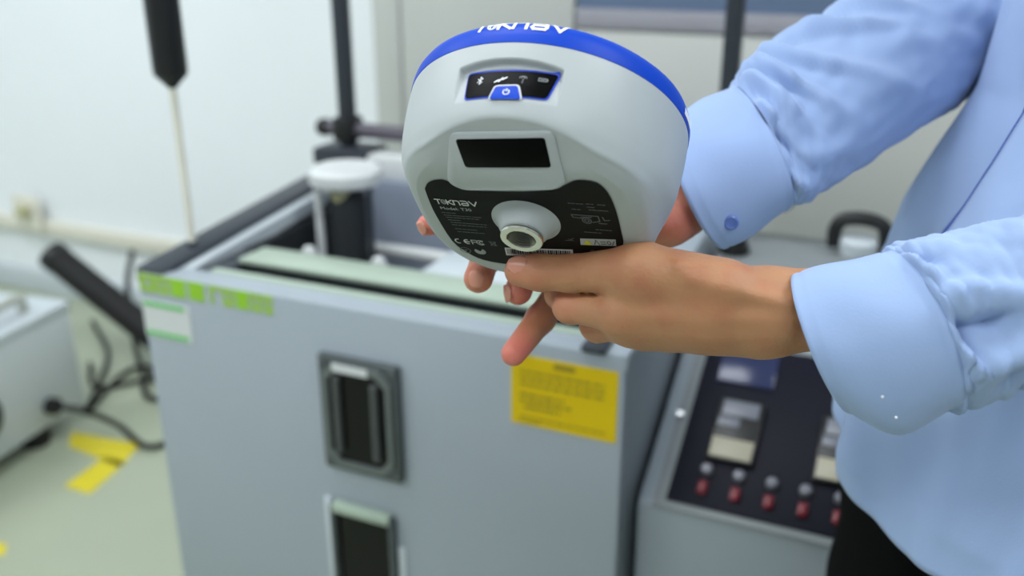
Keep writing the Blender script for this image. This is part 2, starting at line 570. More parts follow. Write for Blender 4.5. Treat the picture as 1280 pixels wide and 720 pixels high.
# small latch on the front right corner
lt = MB().box(-.052, -.022, -.006, .03, .806, .814, .003).build('lid_latch', M['slate'], ch)
MB().box(-.135, -.115, -.007, .0, .792, .802, .002).build('front_clip', M['liner_dark'], ch)

# spray tower standing in the tank
tw = empty('spray_tower')
tw.matrix_world = ROOM @ Matrix.Translation((-.563, .318, .5355))
tag(tw, 'spray tower with round white cap standing inside the chamber', 'spray tower')
MB().lathe([(0, 0), (.04, 0), (.04, .01), (.030, .012), (.030, .31), (.024, .325), (0, .325)], n=28).build('column', M['liner_dark'], tw)
MB().lathe([(.005, .300), (.009, .300), (.021, .335), (.021, .345), (.005, .345)], (.0, -.018, 0), n=28).build('funnel', M['yellowed'], tw)
MB().lathe([(0, .332), (.050, .332), (.057, .337), (.058, .346), (.058, .354), (.050, .360), (.030, .358), (0, .358)], n=36).build('cap', M['white_pl'], tw)
MB().cyl((-.034, -.03, .0), (-.034, -.03, .342), .0065, 14).build('drip_tube', M['white_pl'], tw)
MB().cyl((.042, .0, .0), (.042, .0, .342), .005, 14).build('drip_tube', M['slate'], tw)

# ------------------------------------------------------------------ control console at the right of the tank
co = empty('control_console', PR, YAW)
tag(co, 'grey control console with dark sloping button panel right of the chamber', 'control panel')
MB().prism([(.045, .08), (.52, .08), (.52, .80), (.31, .80), (.272, .748), (.258, .737), (.045, .603), (.040, .596)], .012, .44, bev=.003).build('console_body', M['grey_sheet'], co)
MB().box(.016, .436, .318, .516, .7995, .8035, .0015).build('top_plate', M['console_top'], co)
for a in (.05, .40):
    for b in (.09, .47):
        MB().cyl((a, b, 0), (a, b, .082), .018, 16, .003).build('foot', M['rubber'], co)
SL = math.atan2(.13, .21)
PANEL = Matrix.Translation((0, .045, .6035)) @ Matrix.Rotation(SL, 4, 'X')   # local x=a, y=t up the slope, z=normal
def on_panel(o):
    o.matrix_local = PANEL
    return o
pf = on_panel(MB().box(.030, .43, -.008, .250, -.001, .004, .0015).build('panel_frame', M['console_top'], co))
pn = on_panel(MB().box(.045, .415, .002, .240, .0035, .0065, .001).build('panel_plate', M['panel_navy'], co))
def sub(o, p):
    o.parent = p
    o.matrix_local = Matrix.Identity(4)
    return o
sub(MB().box(.066, .138, .178, .234, .006, .010, .002).build('display_window', M['navy_blue'], pn), pn)
for a in (.079, .203):
    d = sub(MB().box(a, a + .056, .064, .152, .006, .016, .003).build('temperature_controller', M['black'], pn), pn)
    for (x0, x1, y0, y1, m_) in ((a + .006, a + .050, .126, .148, 'disp_grey'), (a + .004, a + .03, .110, .124, 'disp_grey'),
                                 (a + .003, a + .053, .067, .094, 'disp_cream')):
        o = MB().box(x0, x1, y0, y1, .0155, .0172, .0006).build('display', M[m_], pn)
        sub(o, pn)
for k in range(8):
    a = .084 + k * .0385
    sub(MB().lathe([(0, 0), (.0075, 0), (.0075, .006), (.0055, .009), (0, .0095)], (a, .050, .006), n=18).build('indicator_lamp', M['lamp_grey'], pn), pn)
    sub(MB().box(a - .0055, a + .0055, .017, .034, .006, .013, .002).build('rocker_switch', M['red'], pn), pn)
sub(MB().cyl((.034, .118, .004), (.034, .118, .012), .004, 12).build('panel_screw', M['steel'], pn), pn)

# things standing on the console top
kb = empty('black_knob_cap')
kb.matrix_world = ROOM @ Matrix.Translation((.036, .415, .8036))
tag(kb, 'small black screw cap on the console top behind the wrist', 'cap')
MB().lathe([(0, 0), (.020, 0), (.020, .014), (.016, .024), (.008, .027), (0, .027)], n=22).build('cap_body', M['black'], kb)
MB().lathe([(.0205, .002), (.0225, .003), (.0225, .008), (.0205, .009)], n=22).build('cap_ring', M['rubber'], kb)
jg = empty('handled_tub')
jg.matrix_world = ROOM @ Matrix.Translation((.203, .475, .8036))
tag(jg, 'small white tub with black arched handle on the console top', 'tub')
MB().lathe([(0, 0), (.024, 0), (.027, .01), (.027, .022), (.024, .026), (0, .027)], n=26).build('tub', M['grey_light'], jg)
hb = MB()
hb.tube([(-.034, 0, .010), (-.035, 0, .034), (-.026, 0, .050), (0, 0, .055), (.026, 0, .050), (.035, 0, .034), (.034, 0, .010)], .0105, 10, 5)
hb.build('handle', M['black'], jg)

# ------------------------------------------------------------------ pale cabinet behind
cb = empty('equipment_cabinet')
cb.matrix_world = ROOM @ Matrix.Translation((0, .92, 0))
tag(cb, 'pale beige equipment cabinet with blue-grey panel standing behind the chamber', 'cabinet')
MB().box(-.875, 1.60, .02, .42, .06, 1.72, .006).build('cabinet_body', M['beige'], cb)
for (a0, a1) in ((-.872, -.805), (-.80, -.405), (-.40, .60), (.605, 1.595)):
    MB().box(a0, a1, 0, .02, .68, 1.057 if a0 > -.41 else 1.70, .003).build('front_panel', M['beige'], cb)
    MB().box(a0, a1, 0, .02, .08, .675, .003).build('front_panel', M['beige'], cb)
MB().box(-.40, 1.595, -.004, .02, 1.060, 1.098, .003).build('shade_strip', M['mauve_shade'], cb)  # strip coloured as the shadow beneath the blue panel
MB().box(-.40, 1.595, .004, .02, 1.098, 1.70, .003).build('blue_panel', M['bluegrey'], cb)
MB().box(-.85, 1.58, .04, .40, 0, .06).build('plinth', M['slate'], cb)

# ------------------------------------------------------------------ floor things at the left
mc = empty('floor_instrument')
mdir = math.atan2(-.963, -.27)
mc.matrix_world = Matrix.Translation((-1.15, 2.27, 0)) @ Matrix.Rotation(mdir, 4, 'Z')  # x along the visible face, -y out to the left
tag(mc, 'white enamel instrument box with dial and rubber feet on the floor', 'instrument')
MB().box(0, .58, -.42, 0, .05, .325, .006).build('case', M['machine'], mc)
MB().box(-.004, .584, -.424, .004, .325, .345, .005).build('top_cover', M['grey_light'], mc)
for x in (.15, .50):
    for y in (-.04, -.36):
        MB().lathe([(0, 0), (.034, 0), (.037, .02), (.033, .052), (0, .052)], (x, y, 0), n=18).build('foot', M['rubber'], mc)
d_ = MB().lathe([(0, 0), (.055, 0), (.055, .012), (.045, .02), (.02, .024), (0, .024)], (.335, .0, .17), (0, 1, 0), 28).build('dial', M['black'], mc)
MB().cyl((.13, 0, .105), (.13, .03, .105), .022, 18, .004).build('cable_gland', M['black'], mc)
hd = MB()
hd.tube([(.10, -.05, .345), (.10, -.05, .370), (.115, -.05, .384), (.21, -.05, .384), (.225, -.05, .370), (.225, -.05, .345)], .014, 10, 5)
hd.build('carry_handle', M['chrome'], mc)
MB().box(.20, .30, -.10, -.03, .345, .362, .006).build('top_block', M['steel'], mc)

def cable(pts, r, label, name='power_cable'):
    o = MB().tube(pts, r, 8, 8).build(name, M['rubber'])
    return tag(o, label, 'cable')
def RM(a, b, c):
    return ROOM @ Vector((a, b, c))
pl = mc.matrix_world @ Vector((.13, .033, .105))
cable([pl, pl + Vector((.06, .0, -.01)), pl + Vector((.13, .03, -.07)), (-.93, 2.10, .012), (-.86, 2.16, .010), (-.80, 2.30, .010)], .008,
      'black power cable plugged into the white floor instrument')
cable([RM(-1.95, 1.18, .30), RM(-1.93, 1.12, .20), RM(-1.86, 1.05, .06), RM(-1.74, .95, .010), RM(-1.62, .85, .010), RM(-1.5, .9, .010), RM(-1.3, .92, .010)], .009,
      'black cable hanging from the wall and trailing over the floor')
cable([RM(-1.95, .95, .010), RM(-1.8, .84, .010), RM(-1.66, .98, .010), RM(-1.52, .80, .010), RM(-1.2, .74, .010)], .007,
      'thin black cable looping on the floor behind the instrument')
cable([RM(-2.2, 1.20, .010), RM(-1.95, 1.02, .010), RM(-1.78, .80, .010), RM(-1.72, .72, .010), RM(-1.80, .98, .010), RM(-1.55, 1.02, .010), RM(-1.25, 1.0, .010)], .007,
      'thin black cable lying nearest the back wall')
# thick black hose leaning from the wall to the floor behind the chamber
hs = empty('black_hose')
hs.matrix_world = ROOM
tag(hs, 'thick black pipe slanting down behind the left of the chamber', 'pipe')
MB().cyl((-2.09, 1.0, .325), (-1.60, 1.0, .050), .043, 24, .006).build('pipe', M['rubber'], hs)
MB().lathe([(.043, 0), (.046, .002), (.046, .03), (.043, .032)], (-2.09, 1.0, .325), (.49, 0, -.275), 24).build('end_collar', M['black'], hs)
MB().box(-1.70, -1.55, .93, 1.07, 0, .055, .01).build('pipe_rest', M['rubber'], hs)

def tape(pts, label):
    vs_ = [(p[0], p[1], 0.0004) for p in pts] + [(p[0], p[1], 0.0016) for p in pts]
    n = len(pts)
    fs = [tuple(range(n))[::-1], tuple(range(n, 2 * n))] + [(i, (i + 1) % n, n + (i + 1) % n, n + i) for i in range(n)]
    o = mesh_obj('floor_tape', vs_, fs, M['tape'])
    fix_normals(o)
    return tag(o, label, 'tape', 'yellow floor tape marks')
def fl(u, v):
    p = at(u, v, 1.0) - Vector((0, 0, CAM_H))
    t = CAM_H / -p.z
    return (p.x * t, p.y * t)
tape([fl(90, 540), fl(176, 556), fl(150, 584), fl(86, 558)], 'yellow floor tape strip ending under the white instrument')
tape([fl(130, 572), fl(158, 578), fl(112, 618), fl(80, 608)], 'yellow floor tape strip running toward the front, beside the instrument')
tape([fl(-160, 652), fl(9, 681), fl(5, 695), fl(-175, 664)], 'yellow floor tape end at the left edge of the photo')

# ------------------------------------------------------------------ GNSS receiver
RC = Vector((0.0200, 0.5250, 1.1443))
RMAT = Matrix(((0.9573, -0.2190, -0.1885), (-0.2887, -0.6992, -0.6541), (0.0115, 0.6806, -0.7326)))
rv = empty('gnss_receiver')
rv.matrix_world = Matrix.Translation(RC) @ RMAT.to_4x4()
tag(rv, 'round grey and blue satellite receiver held upside toward the camera in both hands', 'receiver')
PROF = [(.0780, 0.0), (.0780, .006), (.0777, .014), (.0771, .022), (.0762, .030), (.0745, .038), (.0718, .045), (.0692, .0515),
        (.0668, .0555), (.0634, .0578), (.0600, .0585), (.045, .0586), (.03, .0586), (.012, .0586)]
def prof_r(z):
    zs = [p[1] for p in PROF[:11]]
    rs = [p[0] for p in PROF[:11]]
    return float(np.interp(z, zs, rs))
BTILT = .13
def facet_z(u):
    return .040 + (.074 - u) * .44
def ss(e0, e1, x):
    t = min(1, max(0, (x - e0) / (e1 - e0)))
    return t * t * (3 - 2 * t)
def recess(ang, z):
    # niche of the lamp strip: deep at the rim side, running out toward the base
    w = ss(-.385, -.372, ang) * (1 - ss(.312, .325, ang))
    top = .0092 + .0030 * (ang + .03) ** 2 / .12
    d = .0048 * max(0, 1 - (z - .0095) / .0225) * ss(top, top + .0020, z)
    return d * w
def shell_pt(ang, r, z):
    if z < .04:
        r = r - recess(ang, z)
    r *= 1 - .042 * math.cos(4 * ang) * ss(.034, .056, z) * (.25 + .75 * ss(.5, 1.3, abs(ang)))
    x, u = r * math.sin(ang), r * math.cos(ang)
    z -= BTILT * u * ss(.045 if u > 0 else .032, .0575, z)      # the base plate is slightly canted
    fz = facet_z(u)
    d = fz - z
    k = .0016
    if d < k:        # soft cut by the sloped screen facet
        h = max(0, min(1, .5 + .5 * (z - fz) / k)) if abs(d) < k else 1.0
        z = z * (1 - h) + fz * h - k * h * (1 - h)
    return (x, u, z)
# resample the profile
pp = [Vector((p[0], p[1], 0)) for p in PROF]
fine = catmull(pp, 40)
prof_f = []
acc = 0
last = None
for p in fine:
    if last is None or (p - last).length > .00042:
        prof_f.append((p.x, p.y))
        last = p
angs = []
a = -math.pi
while a < math.pi - 1e-6:
    angs.append(a)
    a += .0045 if -.50 < a < .45 else .02
na = len(angs)
SPLIT = next(i for i, (r, z) in enumerate(prof_f) if z > .0405)
verts = [shell_pt(an, r, z) for (r, z) in prof_f for an in angs]
# split the skin in two parts at the platform edge: side shell and base
def rows(i0, i1, name, material, close=False):
    vv = verts[i0 * na:(i1 + 1) * na]
    ff = []
    for i in range(i1 - i0):
        for j in range(na):
            k = (j + 1) % na
            ff.append((i * na + j, i * na + k, (i + 1) * na + k, (i + 1) * na + j))
    if close:
        vv = vv + [(0, 0, .0586)]
        c = len(vv) - 1
        i = i1 - i0
        for j in range(na):
            ff.append((i * na + j, i * na + (j + 1) % na, c))
    o = mesh_obj(name, vv, ff, material, rv, True)
    fix_normals(o)
    return o
rows(0, SPLIT, 'side_shell', M['shell'])
rows(SPLIT, len(prof_f) - 1, 'base_shell', M['shell'], True)
# blue cap
DOME = [(.0772, .0008), (.0783, .0002), (.0784, -.004), (.0779, -.008), (.0762, -.0118), (.0728, -.0148), (.066, -.0182), (.05, -.0220), (.025, -.0245), (0, -.025)]
MB().lathe([(r, z) for r, z in DOME], n=128).build('blue_cap', M['blue'], rv, ang=60)
MB().lathe([(.0772, -.0002), (.0776, .0004), (.0772, .0010)], n=128).build('seam_ring', M['label_black'], rv)

def strokes2d(polys, w):
    """ribbon quads (2-D) for polylines with thickness"""
    V, F = [], []
    for pl_ in polys:
        for (x0, y0), (x1, y1) in zip(pl_, pl_[1:]):
            dx, dy = x1 - x0, y1 - y0
            L = math.hypot(dx, dy) or 1e-9
            ux, uy = dx / L, dy / L
            e = w * .45
            nx, ny = -uy * w / 2, ux * w / 2
            b = len(V)
            V += [(x0 - ux * e + nx, y0 - uy * e + ny), (x0 - ux * e - nx, y0 - uy * e - ny),
                  (x1 + ux * e - nx, y1 + uy * e - ny), (x1 + ux * e + nx, y1 + uy * e + ny)]
            F.append((b, b + 1, b + 2, b + 3))
    return V, F
def arc(cx, cy, rx, ry, a0, a1, n=14):
    return [(cx + rx * math.cos(R(a0 + (a1 - a0) * i / n)), cy + ry * math.sin(R(a0 + (a1 - a0) * i / n))) for i in range(n + 1)]
# logotype in unit letters (height 1): T, globe, K, n, rounded A, V
LOGO = {
    'bold': [[(0, 1), (.95, 1)], [(.48, 1), (.40, 0)],
             [(2.05, 1), (2.0, 0)], [(2.95, 1), (2.2, .55), (2.95, 0)],
             [(3.2, 0), (3.25, 1)], [(3.25, .95), (4.0, .95), (4.2, .8), (4.2, 0)],
             [(4.6, 1), (5.5, 1), (5.75, .7), (5.75, .2), (5.6, 0), (4.75, 0), (4.6, .2), (4.75, .45), (5.7, .45)],
             [(6.1, 1), (6.75, 0), (7.4, 1)]],
    'globe': [arc(1.42, .5, .42, .5, 0, 360, 20), arc(1.42, .5, .2, .5, 0, 360, 14), [(1.0, .5), (1.84, .5)]],
}
def mapped(name, V, F, fn, material, parent):
    return mesh_obj(name, [fn(*p) for p in V], F, material, parent)
def subdivide2d(V, F, step):
    """cut long quads so that they can bend"""
    bm = bmesh.new()
    vs_ = [bm.verts.new((x, y, 0)) for x, y in V]
    for f in F:
        bm.faces.new([vs_[i] for i in f])
    xs = [v[0] for v in V]
    ys_ = [v[1] for v in V]
    for ax, lo, hi in ((0, min(xs), max(xs)), (1, min(ys_), max(ys_))):
        t = lo + step
        while t < hi:
            co_ = Vector((t, 0, 0)) if ax == 0 else Vector((0, t, 0))
            no_ = Vector((1, 0, 0)) if ax == 0 else Vector((0, 1, 0))
            bmesh.ops.bisect_plane(bm, geom=bm.verts[:] + bm.edges[:] + bm.faces[:], plane_co=co_, plane_no=no_, dist=1e-7)
            t += step
    bm.verts.index_update()
    V2 = [(v.co.x, v.co.y) for v in bm.verts]
    F2 = [tuple(v.index for v in f.verts) for f in bm.faces]
    bm.free()
    return V2, F2
# logo on the blue cap: s runs along the dome profile from the rim
ds = [0.0]
for (r0, z0), (r1, z1) in zip(DOME[1:], DOME[2:]):
    ds.append(ds[-1] + math.hypot(r1 - r0, z1 - z0))
def dome_pt(x, s, off=.0003):
    r = float(np.interp(s, ds, [p[0] for p in DOME[1:]]))
    z = float(np.interp(s, ds, [p[1] for p in DOME[1:]]))
    an = x / .078
    return ((r + off) * math.sin(an), (r + off) * math.cos(an), z - off)
for part, wd, mm in (('bold', .24, 'icon'), ('globe', .10, 'icon')):
    V, F = strokes2d(LOGO[part], wd)
    sc_ = .0066
    V = [(x * sc_ - .0252, y * .0070 + .0080) for x, y in V]
    V, F = subdivide2d(V, F, .0015)
    mapped('logo_letters' if part == 'bold' else 'logo_globe', V, F, dome_pt, M[mm], rv)
V, F = strokes2d([[(0, 0), (.012, 0)]], .004)
V, F = subdivide2d([(x - .006, y) for x, y in V], F, .002)
def dome_side(x, s):
    p = dome_pt(x, s + .004)
    q = Matrix.Rotation(R(-83), 3, 'Z') @ Vector(p)
    return tuple(q)
mapped('side_mark', V, F, dome_side, M['icon'], rv)

# lamp strip in the niche
def wall_pt(ang, z, off=.0004):
    r = prof_r(z) - recess(max(-.36, min(.30, ang)), max(z, .0118)) + off
    return (r * math.sin(ang), r * math.cos(ang), z)
def round_poly(pts, rad, n=4):
    out = []
    m = len(pts)
    for i in range(m):
        p0, p1, p2 = Vector(pts[i - 1]), Vector(pts[i]), Vector(pts[(i + 1) % m])
        d0, d1 = (p0 - p1), (p2 - p1)
        k = min(rad, d0.length * .45, d1.length * .45)
        a_, b_ = p1 + d0.normalized() * k, p1 + d1.normalized() * k
        for j in range(n + 1):
            t = j / n
            out.append(tuple(a_ * (1 - t) ** 2 + p1 * 2 * t * (1 - t) + b_ * t * t))
    return out
def wall_patch(name, poly, rad, off, material, kx=13.0, parent=None, step=.0015):
    # poly in (ang, z); scaled to metres for rounding
    P = round_poly([(a_ / kx, z_) for a_, z_ in poly], rad)
    V, F = subdivide2d(P, [tuple(range(len(P)))], step)
    o = mesh_obj(name, [wall_pt(x * kx, z, off) for x, z in V], F, material, parent or rv, True)
    fix_normals(o)
    return o
lp = wall_patch('lamp_strip_outline', [(-.335, .0140), (.315, .0128), (.258, .0300), (-.300, .0314)], .0022, .0004, M['blue_line'])
wall_patch('lamp_strip', [(-.325, .0152), (.298, .0140), (.248, .0292), (-.292, .0305)], .0020, .0007, M['gloss_black'], parent=lp)
bo = wall_patch('button_outline', [(-.100, .0238), (.062, .0230), (.104, .0318), (-.122, .0324)], .0018, .0010, M['print_white'])
wall_patch('power_button', [(-.090, .0248), (.054, .0240), (.092, .0318), (-.110, .0324)], .0014, .0014, M['blue'], parent=bo)
def wall_icon(name, polys, w, ca, cz, sc_, material, parent=None, off=.0012):
    V, F = strokes2d(polys, w)
    V, F = subdivide2d([(x * sc_, y * sc_) for x, y in V], F, .001)
    return mesh_obj(name, [wall_pt(ca + x * 13.0, cz - y, off) for x, y in V], F, material, parent or rv)
wall_icon('power_icon', [arc(0, 0, .5, .5, 125, 415, 16), [(0, .15), (0, .62)]], .16, -.008, .0283, .0030, M['icon'], bo, .0018)
wall_icon('bluetooth_icon', [[(-.4, -.35), (.4, .35), (0, .7), (0, -.7), (.4, -.35), (-.4, .35)]], .10, -.213, .0205, .0032, M['icon'], lp)
wall_icon('satellite_icon', [[(-.85, -.45), (-.3, -.05)], [(-.25, -.35), (.25, .35)], [(.3, .05), (.85, .45)]], .2, -.068, .0205, .0033, M['icon'], lp)
wall_icon('antenna_icon', [[(0, -.6), (.05, .1)], arc(0, .35, .25, .2, 200, -20, 6), arc(0, .35, .55, .3, 200, -20, 8)], .11, .076, .0200, .0033, M['icon_dim'], lp)
wall_icon('battery_icon', [[(-.6, -.25), (.6, -.25), (.6, .25), (-.6, .25), (-.6, -.25)], [(-.3, 0), (.4, 0)], [(.75, -.1), (.75, .1)]], .14, .202, .0188, .0033, M['icon_dim'], lp)

# screen housing on the facet: a rounded slab, its face parallel to the facet
def facet_pt(x, u, off):
    nx = Vector((0, .44, 1)).normalized()
    return Vector((x, u, facet_z(u))) + nx * off
HB = .0024
hp = round_poly([(-.0294, .0645), (.0236, .0682), (.0268, .0400), (.0215, .0362), (-.0279, .0320), (-.0362, .0362)], .0045, 5)
def slab(name, P, o0, o1, material, parent, inset=.0012):
    n = len(P)
    c = Vector((sum(p[0] for p in P) / n, sum(p[1] for p in P) / n))
    P2 = [tuple(Vector(p) - (Vector(p) - c).normalized() * inset) for p in P]
    vv = [facet_pt(p[0], p[1], o0) for p in P] + [facet_pt(p[0], p[1], o1 - inset * .6) for p in P] + [facet_pt(p[0], p[1], o1) for p in P2]
    ff = []
    for k in (0, n):
        for i in range(n):
            j = (i + 1) % n
            ff.append((k + i, k + j, k + n + j, k + n + i))
    ff.append(tuple(range(2 * n, 3 * n)))
    o = mesh_obj(name, vv, ff, material, parent)
    fix_normals(o)
    smooth_by_angle(o, 40)
    return o
hs_ = slab('screen_housing', hp, -.009, .0014, M['shell'], rv)
slab('screen', round_poly([(-.0266, .0617), (.0193, .0650), (.0208, .0492), (-.0240, .0463)], .0016, 3), .0010, .0018, M['gloss_black'], hs_, .0003)

# black type label on the base
def base_pt(x, u, off=.0004):
    return (x, u, min(.0586 - BTILT * u, facet_z(u)) + off)
LB = [(-.0526, .0248), (-.0491, .0305), (-.0436, .0336), (-.0385, .0336), (-.0338, .0297), (-.0281, .0264), (-.0038, .0273), (.0181, .0312), (.0261, .0368),
      (.0329, .0412), (.0418, .0400), (.0468, .0322), (.0493, .0173), (.0502, -.0031), (.0500, -.0145), (.0440, -.0259), (.0304, -.0359), (.0059, -.0440),
      (-.0188, -.0463), (-.0356, -.0440), (-.0445, -.0363), (-.0505, -.0253), (-.0532, .0002), (-.0533, .0131)]
LBp = [tuple(v)[:2] for v in catmull([Vector((p[0], p[1], 0)) for p in LB + [LB[0]]], 3)][:-1]
V, F = subdivide2d(LBp, [tuple(range(len(LBp)))], .004)
lb = mesh_obj('type_label', [base_pt(*p) for p in V], F, M['label_black'], rv)
fix_normals(lb)
def ink_pt(x, u, off):
    return base_pt(.998 * x - .0644 * u - .0030, .781 * u - .0005, off)
def base_strokes(name, polys, w, x0, u0, sx, sy, material):
    V, F = strokes2d(polys, w)
    return mesh_obj(name, [ink_pt(x0 + x * sx, u0 + y * sy, .0008) for x, y in V], F, material, lb)
base_strokes('logo_letters', LOGO['bold'], .22, -.0452, .0165, .0032, .0050, M['print_white'])
base_strokes('logo_globe', LOGO['globe'], .10, -.0452, .0165, .0032, .0050, M['print'])
def text_mesh(name, s, size, x0, u0, material, sx=1.0):
    cu = bpy.data.curves.new(name, 'FONT')
    cu.body = s
    cu.size = 1.0
    cu.resolution_u = 3
    to = bpy.data.objects.new('tmp_text', cu)
    COL.objects.link(to)
    dg = bpy.context.evaluated_depsgraph_get()
    me = bpy.data.meshes.new_from_object(to.evaluated_get(dg))
    bpy.data.objects.remove(to)
    me.name = name
    for v in me.vertices:
        v.co = ink_pt(x0 + v.co.x * size * sx, u0 + v.co.y * size, .0008)
    me.materials.clear()
    me.materials.append(material)
    o = bpy.data.objects.new(name, me)
    COL.objects.link(o)
    o.parent = lb
    return o
text_mesh('model_text', 'Model: T30', .0046, -.0448, .0098, M['print'], .85)
base_strokes('ce_mark', [arc(.45, .5, .45, .5, 80, 280, 10), arc(1.75, .5, .45, .5, 80, 280, 10), [(1.35, .5), (2.0, .5)]], .2, -.0470, -.0330, .0042, .0052, M['print_white'])
base_strokes('fcc_mark', [[(0, 0), (0, 1), (.7, 1)], [(0, .5), (.55, .5)], arc(1.25, .5, .55, .55, 50, 310, 12), arc(1.35, .5, .3, .3, 50, 310, 10)], .17, -.0370, -.0330, .0042, .0052, M['print'])
base_strokes('bin_mark', [[(0, 1), (.9, 1)], [(.1, 1), (.2, 0), (.7, 0), (.8, 1)], [(0, 0), (.9, 1)], [(0, 1), (.9, 0)]], .13, -.0262, -.0328, .0042, .0050, M['print_dim'])
base_strokes('round_mark', [arc(0, 0, 1, 1, 0, 360, 20), [(-.5, .2), (.5, .2)], [(0, .2), (0, -.5)]], .2, -.0440, -.0425, .0030, .0036, M['print_dim'])
base_strokes('leaf_mark', [arc(0, 0, .9, .9, 150, 400, 14), [(-.6, .3), (0, -.3), (.8, .5)], [(-.4, -.5), (.4, -.6)], [(-.5, -.2), (.5, -.3)]], .42, -.0350, -.0425, .0030, .0036, M['print'])
def text_lines(name, rows_, material, seed):
    rnd = random.Random(seed)
    P = []
    for (x0, x1, u, slant) in rows_:
        x = x0
        while x < x1:
            w = rnd.uniform(.0008, .0022)
            P.append([(x, u), (min(x + w, x1), u)])
            x += w + rnd.uniform(.0007, .0012)
    V, F = strokes2d(P, .0007)
    o = mesh_obj(name, [ink_pt(p[0], p[1], .0008) for p in V], F, material, lb)
    o['kind'] = 'stuff'
    return o
text_lines('small_print', [(-.0450, -.037, .0058, 0), (-.0445, -.0235, .0028, 0), (-.0440, -.0255, .0002, 0), (-.0438, -.037, -.0030, 0),
                           (-.0430, -.0225, -.0060, 0), (-.0430, -.0235, -.0090, 0), (-.0425, -.030, -.0140, 0), (-.0420, -.0265, -.0175, 0)], M['print_dim'], 5)
text_lines('port_print', [(.0300, .0375, .0280, 0), (.0395, .0435, .0285, 0), (.0455, .0490, .0285, 0), (.0395, .0430, .0250, 0), (.0310, .0350, .0215, 0), (.0400, .0495, .0220, 0),
                          (.0400, .049, -.0010, 0), (.0330, .0420, -.0050, 0)], M['print_dim'], 9)
base_strokes('port_diagram', [[(0, 1), (2.6, 1), (2.6, .2), (1.9, 0)], [(0, 1), (.1, .6), (1, .5)], arc(1.35, .2, .42, .45, 0, 360, 14), [(3.0, .9), (3.1, .4), (3.6, .5)], [(2.5, -.1), (3.2, -.1)],
                              [(.9, .7), (1.9, .75)], arc(1.35, .2, .2, .22, 0, 360, 10)], .12, .0292, .0075, .0055, .0075, M['print_dim'])
bc = mesh_obj('barcode_sticker', [ink_pt(x, u, .0007) for x, u in ((-.0185, -.0345), (.0222, -.0295), (.0208, -.0400), (-.0198, -.0450))], [(0, 1, 2, 3)], M['print_white'], lb)
fix_normals(bc)
rnd = random.Random(2)
P = []
x = .03
while x < .96:
    w = rnd.choice((.006, .012, .02))
    P.append((x, w))
    x += w + rnd.choice((.008, .014))
V, F = [], []
for x, w in P:
    for t in (x, x + w):
        top = Vector((-.0185, -.0345)).lerp(Vector((.0222, -.0295)), t)
        bot = Vector((-.0198, -.0450)).lerp(Vector((.0208, -.0400)), t)
        V += [tuple(top.lerp(bot, .12)), tuple(top.lerp(bot, .75))]
    n = len(V)
    F.append((n - 4, n - 3, n - 1, n - 2))
mesh_obj('barcode_bars', [ink_pt(p[0], p[1], .0010) for p in V], F, M['label_black'], lb)['kind'] = 'stuff'
wn = mesh_obj('warning_strip', [ink_pt(x, u, .0007) for x, u in ((.0290, -.0140), (.0488, -.0118), (.0480, -.0200), (.0280, -.0222))], [(0, 1, 2, 3)], M['print'], lb)
fix_normals(wn)
mesh_obj('warning_triangle', [ink_pt(x, u, .0010) for x, u in ((.0300, -.0210), (.0348, -.0205), (.0328, -.0142))], [(0, 1, 2)], M['warn'], lb)
base_strokes('warning_icons', [[(0, 0), (.5, 1), (1, 0)], [(1.4, .2), (2.4, .3)], [(1.4, .7), (2.4, .8)], arc(3.1, .6, .35, .35, 0, 360, 10), [(3.7, .2), (4.2, 1)]], .22, .0362, -.0200, .0027, .0055, M['print_dim'])
base_strokes('check_mark', [[(0, .4), (.5, 0), (1.4, 1)], [(-.8, -.5), (1.2, -.4)]], .22, .0222, -.0165, .0022, .0022, M['print_dim'])
base_strokes('recycle_mark', [arc(0, 0, 1, 1, 0, 300, 10)], .4, .034, -.030, .0016, .0020, M['print_dim'])
# threaded mount
BC, BA = (-.0012, .0010, .0), Vector((0, .14, .99))
def mount(prof, n):
    # heights measured from the base plate along the mount's own axis
    return MB().lathe([(r_, h_ - .058) for r_, h_ in prof], (BC[0], BC[1], .058), BA, n)
bs = mount([(.0192, .0570), (.0190, .0590), (.0172, .0602), (.0146, .0636), (.0126, .0668), (.0114, .0682), (.0080, .0682)], 64).build('mount_boss', M['shell'], rv, ang=50)
rg = mount([(.0112, .0676), (.0116, .0682), (.0119, .0700), (.0114, .0710), (.0081, .0710), (.0075, .0704), (.0075, .0682)], 64).build('mount_ring', M['chrome'], rv)
pr = []
for i in range(9):
    z = .0708 - i * .0013
    pr += [(.0077, z), (.0069, z - .00065)]
pr += [(.0071, .0590), (0, .0590)]
thr = mount(pr, 48).build('mount_thread', M['dark_chrome'], rg, ang=10)

# ------------------------------------------------------------------ person: signed distance body
def dseg(P, a, b, ra, rb):
    a = np.asarray(a, np.float32)
    b = np.asarray(b, np.float32)
    ab = b - a
    L2 = float(ab @ ab) + 1e-12
    t = np.clip(((P - a) @ ab) / L2, 0, 1)
    q = P - a - t[..., None] * ab
    return np.sqrt((q * q).sum(-1)) - (ra + (rb - ra) * t)
def dell(P, c, r, rot=None):
    q = P - np.asarray(c, np.float32)
    if rot is not None:
        q = q @ np.asarray(rot, np.float32)
    r = np.asarray(r, np.float32)
    k0 = np.sqrt(((q / r) ** 2).sum(-1))
    k1 = np.sqrt(((q / (r * r)) ** 2).sum(-1)) + 1e-9
    return k0 * (k0 - 1) / k1
def smin(a, b, k):
    h = np.clip(.5 + .5 * (b - a) / k, 0, 1)
    return b * (1 - h) + a * h - k * h * (1 - h)
def chain(P, pts, rad, k):
    d = None
    for i in range(len(pts) - 1):
        s = dseg(P, pts[i], pts[i + 1], rad[i], rad[i + 1])
        d = s if d is None else smin(d, s, k)
    return d
